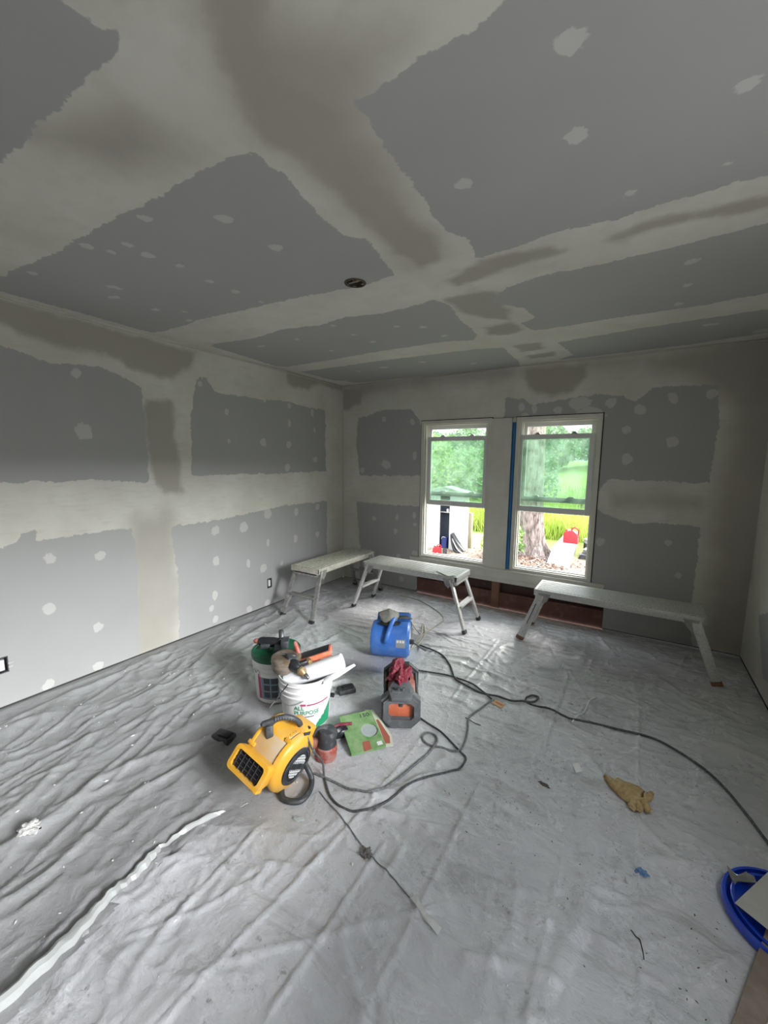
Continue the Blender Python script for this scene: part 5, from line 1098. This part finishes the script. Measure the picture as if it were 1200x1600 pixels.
o = rf.build('roof', M_shed, t, False); o.modifiers.new('s', 'SOLIDIFY').thickness = .025
MB()._add([(pk - hw * 1.4, Ys, eh - .05), (xe + .04, Ys, eh - .02), (pk, Ys, eh + .12)], [(0, 1, 2)]).build('gable', M_shed, t, False)
x_ = (xd0 + xd1) / 2
t = thing('storage_tub', 'dark blue tub standing in the shed doorway', 'tub', (x_ - .03, Ys + .13, G0))
MB().prism(rrect(.16, .20, .03), 0, .30, None, .008).build('body', mat('dark blue plastic', (.02, .035, .16), .5), t); MB().tube([(-.06, -.11, .26), (-.02, -.13, .32), (.05, -.11, .31)], .008, 8).build('handle', M_alu, t)
t = thing('paint_can', 'small pale can on the shed shelf', 'can', (x_ + .0, Ys + .17, G0 + .95)); MB().lathe([(0, 0), (.035, 0), (.035, .07), (.03, .075), (0, .075)], 20).build('body', M_paper, t); MB().lathe([(.03, .076), (.034, .076), (.034, .08), (0, .08)], 20).build('lid', M_alu, t)
# gas cans
M_gas = mat('red gas can plastic', (.60, .02, .03), .4, scale=4)
def gascan(loc, rz, s, label):
    t = thing('gas_can', label, 'gas can', loc, (0, 0, rz)); t.scale = (s, s, s)
    pr = [(-.15, 0), (.15, 0), (.16, .02), (.16, .20), (.12, .25), (.06, .31), (-.02, .31), (-.12, .27), (-.16, .21), (-.16, .02)]
    MB().prism(pr, -.085, .085, XZ, .018).build('tank', M_gas, t)
    MB().tube([(.0, 0, .30), (.02, 0, .36), (.08, 0, .375), (.14, 0, .34), (.155, 0, .26), (.150, 0, .20)], .016, 10, 5).build('handle', M_gas, t)
    MB().cyl((-.10, 0, .26), (-.115, 0, .315), .028, .024).build('cap', M_gas if s > .9 else M_black, t)
    MB().bar((-.06, -.088, .08), (.06, -.088, .08), .003, .06).build('recess_panel', M_gas, t)
    return t
px_, py_ = gp_(683, 867); gascan((px_ - .05, py_ + .1, G0 + .0), .2, .62, 'red gas can on the deck in front of the white shed')
bx_, by_ = gp_(691, 867); t = thing('water_jug', 'small black jug right of the red gas can at the shed', 'jug', (bx_ + .02, by_ + .1, G0)); MB().prism(rrect(.08, .08, .02), 0, .15, None, .006).build('body', M_charcoal, t); MB().cyl((0, 0, .15), (0, 0, .18), .018).build('cap', M_black, t)
# deck with post
t = thing('wooden_deck', 'weathered low wooden deck by the shed littered with leaves', 'deck', (0, 0, G0))
M_deck = mat('weathered deck board', (.38, .32, .25), .85, var=.25, scale=5, bmp=.3); d0 = gp_(725, 874); d1 = gp_(765, 838)
dv = Vector((d1[0] - d0[0], d1[1] - d0[1], 0)); Ld = dv.length; dv.normalize(); nv_ = Vector((-dv.y, dv.x, 0))
for k in range(9):
    o_ = Vector((d0[0], d0[1], -.0)) + nv_ * (.07 + k * .145); MB().bar(o_ - dv * .4, o_ + dv * (Ld + .3), .135, .035, .004).build('deck_board', M_deck, t)
MB().bar(Vector((d0[0], d0[1], -.08)) - dv * .4, Vector((d0[0], d0[1], -.08)) + dv * (Ld + .3), .04, .14).build('rim_joist', M_deck, t)
litter(420, 18, *gp_(708, 862), .28, .28, .03, 'deck_leaf_litter', 'dry brown leaves scattered over the deck boards', M_straw)
x_, y_ = gp_(734, 857); o = MB().span((-.045, -.045, .0), (.045, .045, .92), .004).build('deck_post', mat('pale timber post', (.42, .36, .25), .8, scale=6)); o.location = (x_, y_, G0 + .01); setp(o, 'square pale timber post standing upright on the deck', 'post')
# black and white chair-like thing
x_, y_ = gp_(722, 850); t = thing('folded_lounger', 'black folded lounger with white stripe leaning on the shed door', 'lounger', (sp_(716, Ys - .2), Ys - .2, G0), (0, 0, .1)); t.scale = (.62, .62, .74)
def slab(p, w, th, nm, m):
    b = MB(); V = []; Fc = []; P_ = catmull([Vector(a) for a in p], 6)
    for q in P_: V += [q + Vector((0, -w / 2, 0)), q + Vector((0, w / 2, 0))]
    for k in range(len(P_) - 1): Fc.append((2 * k, 2 * k + 2, 2 * k + 3, 2 * k + 1))
    b._add(V, Fc); o = b.build(nm, m, t); o.modifiers.new('s', 'SOLIDIFY').thickness = th
slab([(-.22, 0, .62), (-.12, 0, .42), (.06, 0, .16), (.26, 0, .04)], .30, .02, 'white_stripe', M_paper)
slab([(-.24, 0, .62), (-.20, 0, .36), (-.10, 0, .10), (.10, 0, .02)], .34, .06, 'black_back', M_black)
slab([(-.20, .0, .66), (-.02, 0, .42), (.16, 0, .22), (.32, 0, .10)], .34, .03, 'black_seat', M_black)
# white panel box with the second gas can
t = thing('white_ramp_box', 'long white perforated ramp box under the red gas can', 'box', (0, 0, 0))
m_, n_n, l_l, b_b = nt('perforated white panel'); M_perf = m_; vo = n_n.new('ShaderNodeTexVoronoi'); vo.inputs['Scale'].default_value = 30; vo.inputs['Randomness'].default_value = .1; tcx = n_n.new('ShaderNodeTexCoord'); l_l.new(tcx.outputs['Object'], vo.inputs[0])
l_l.new(ramp(n_n, l_l, vo.outputs['Distance'], .12, .22, (.22, .21, .19, 1), (.34, .33, .30, 1)).outputs[0], b_b.inputs['Base Color'])
ZT = -.35
A0 = Vector((-1.532, 9.302, G0)); A1 = Vector((-1.056, 9.05, G0)); q0 = Vector((-1.455, 9.50, ZT)); q1 = Vector((-1.012, 9.413, ZT)); r0 = Vector((-1.504, 12.3, ZT)); r1 = Vector((-1.195, 11.852, ZT))
def quad(P4, nm, m, th=.02):
    b = MB(); b._add(P4, [(0, 1, 2, 3)]); o = b.build(nm, m, t, False); sm = o.modifiers.new('s', 'SOLIDIFY'); sm.thickness = th; return o
dn = Vector((0, 0, ZT - G0))
quad([A0, A1, q1, q0], 'front_panel', M_perf); quad([q0, q1, r1, r0], 'top_panel', M_shed, .03)
quad([A1, r1 - dn, r1, q1], 'side_panel', M_perf); quad([A0, q0, r0, r0 - dn], 'side_panel', M_shed)
MB().bar(q0 + Vector((0, 0, .01)), q1 + Vector((0, 0, .01)), .05, .03, .004).build('edge_trim', M_shed, t)
gascan((-1.185, 10.12, ZT + .02), -.1, .98, 'large red gas can standing on the white ramp box')
x_, y_ = gp_(838, 889); o = MB().tube([(x_ - .05, y_ - .1, G0 + .02), (x_ + .02, y_ + .25, G0 + .03), (x_ + .08, y_ + .9, G0 + .03)], .022, 8).build('drain_pipe', M_charcoal); setp(o, 'dark pipe on the ground left of the white ramp box', 'pipe')
x_, y_ = gp_(907, 850); 
t = thing('scrap_pile', 'heap of black and grey scrap right of the white ramp box', 'scrap', (gp_(917, 874)[0], gp_(917, 874)[1], G0))
for k, (dx, dy, w, h, m) in enumerate([(0, 0, .32, .12, M_charcoal), (.05, .2, .34, .22, M_alu_dark), (.0, .5, .3, .30, M_black), (.1, .35, .2, .36, M_alu), (.12, .05, .2, .2, M_greyplastic), (.05, .75, .4, .34, M_alu_dark)]):
    b = MB(); b.prism(rrect(w, w * .7, .04), 0, h, None, .01); b.noise(.05, 5, k); o = b.build('scrap_piece', m, t); o.location = (dx, dy, 0); o.rotation_euler = (0, 0, k * 1.1)
x_, y_ = gp_(906, 832); o = MB().cyl((0, 0, -.05), (0, 0, 1.1), .04, .035, 12).build('fence_post', M_stud); o.location = (x_, y_, gz(x_, y_)); setp(o, 'thin dark wooden post standing in the tall grass behind the gas can', 'post')
x_, y_ = gp_(762, 850); o = MB().cyl((0, 0, -.05), (0, 0, 1.25), .05, .045, 12).build('fence_post', M_stud); o.location = (x_ + .1, y_ + 1.4, gz(x_, y_ + 1.4)); setp(o, 'wooden post at the right border of the left window opening', 'post')
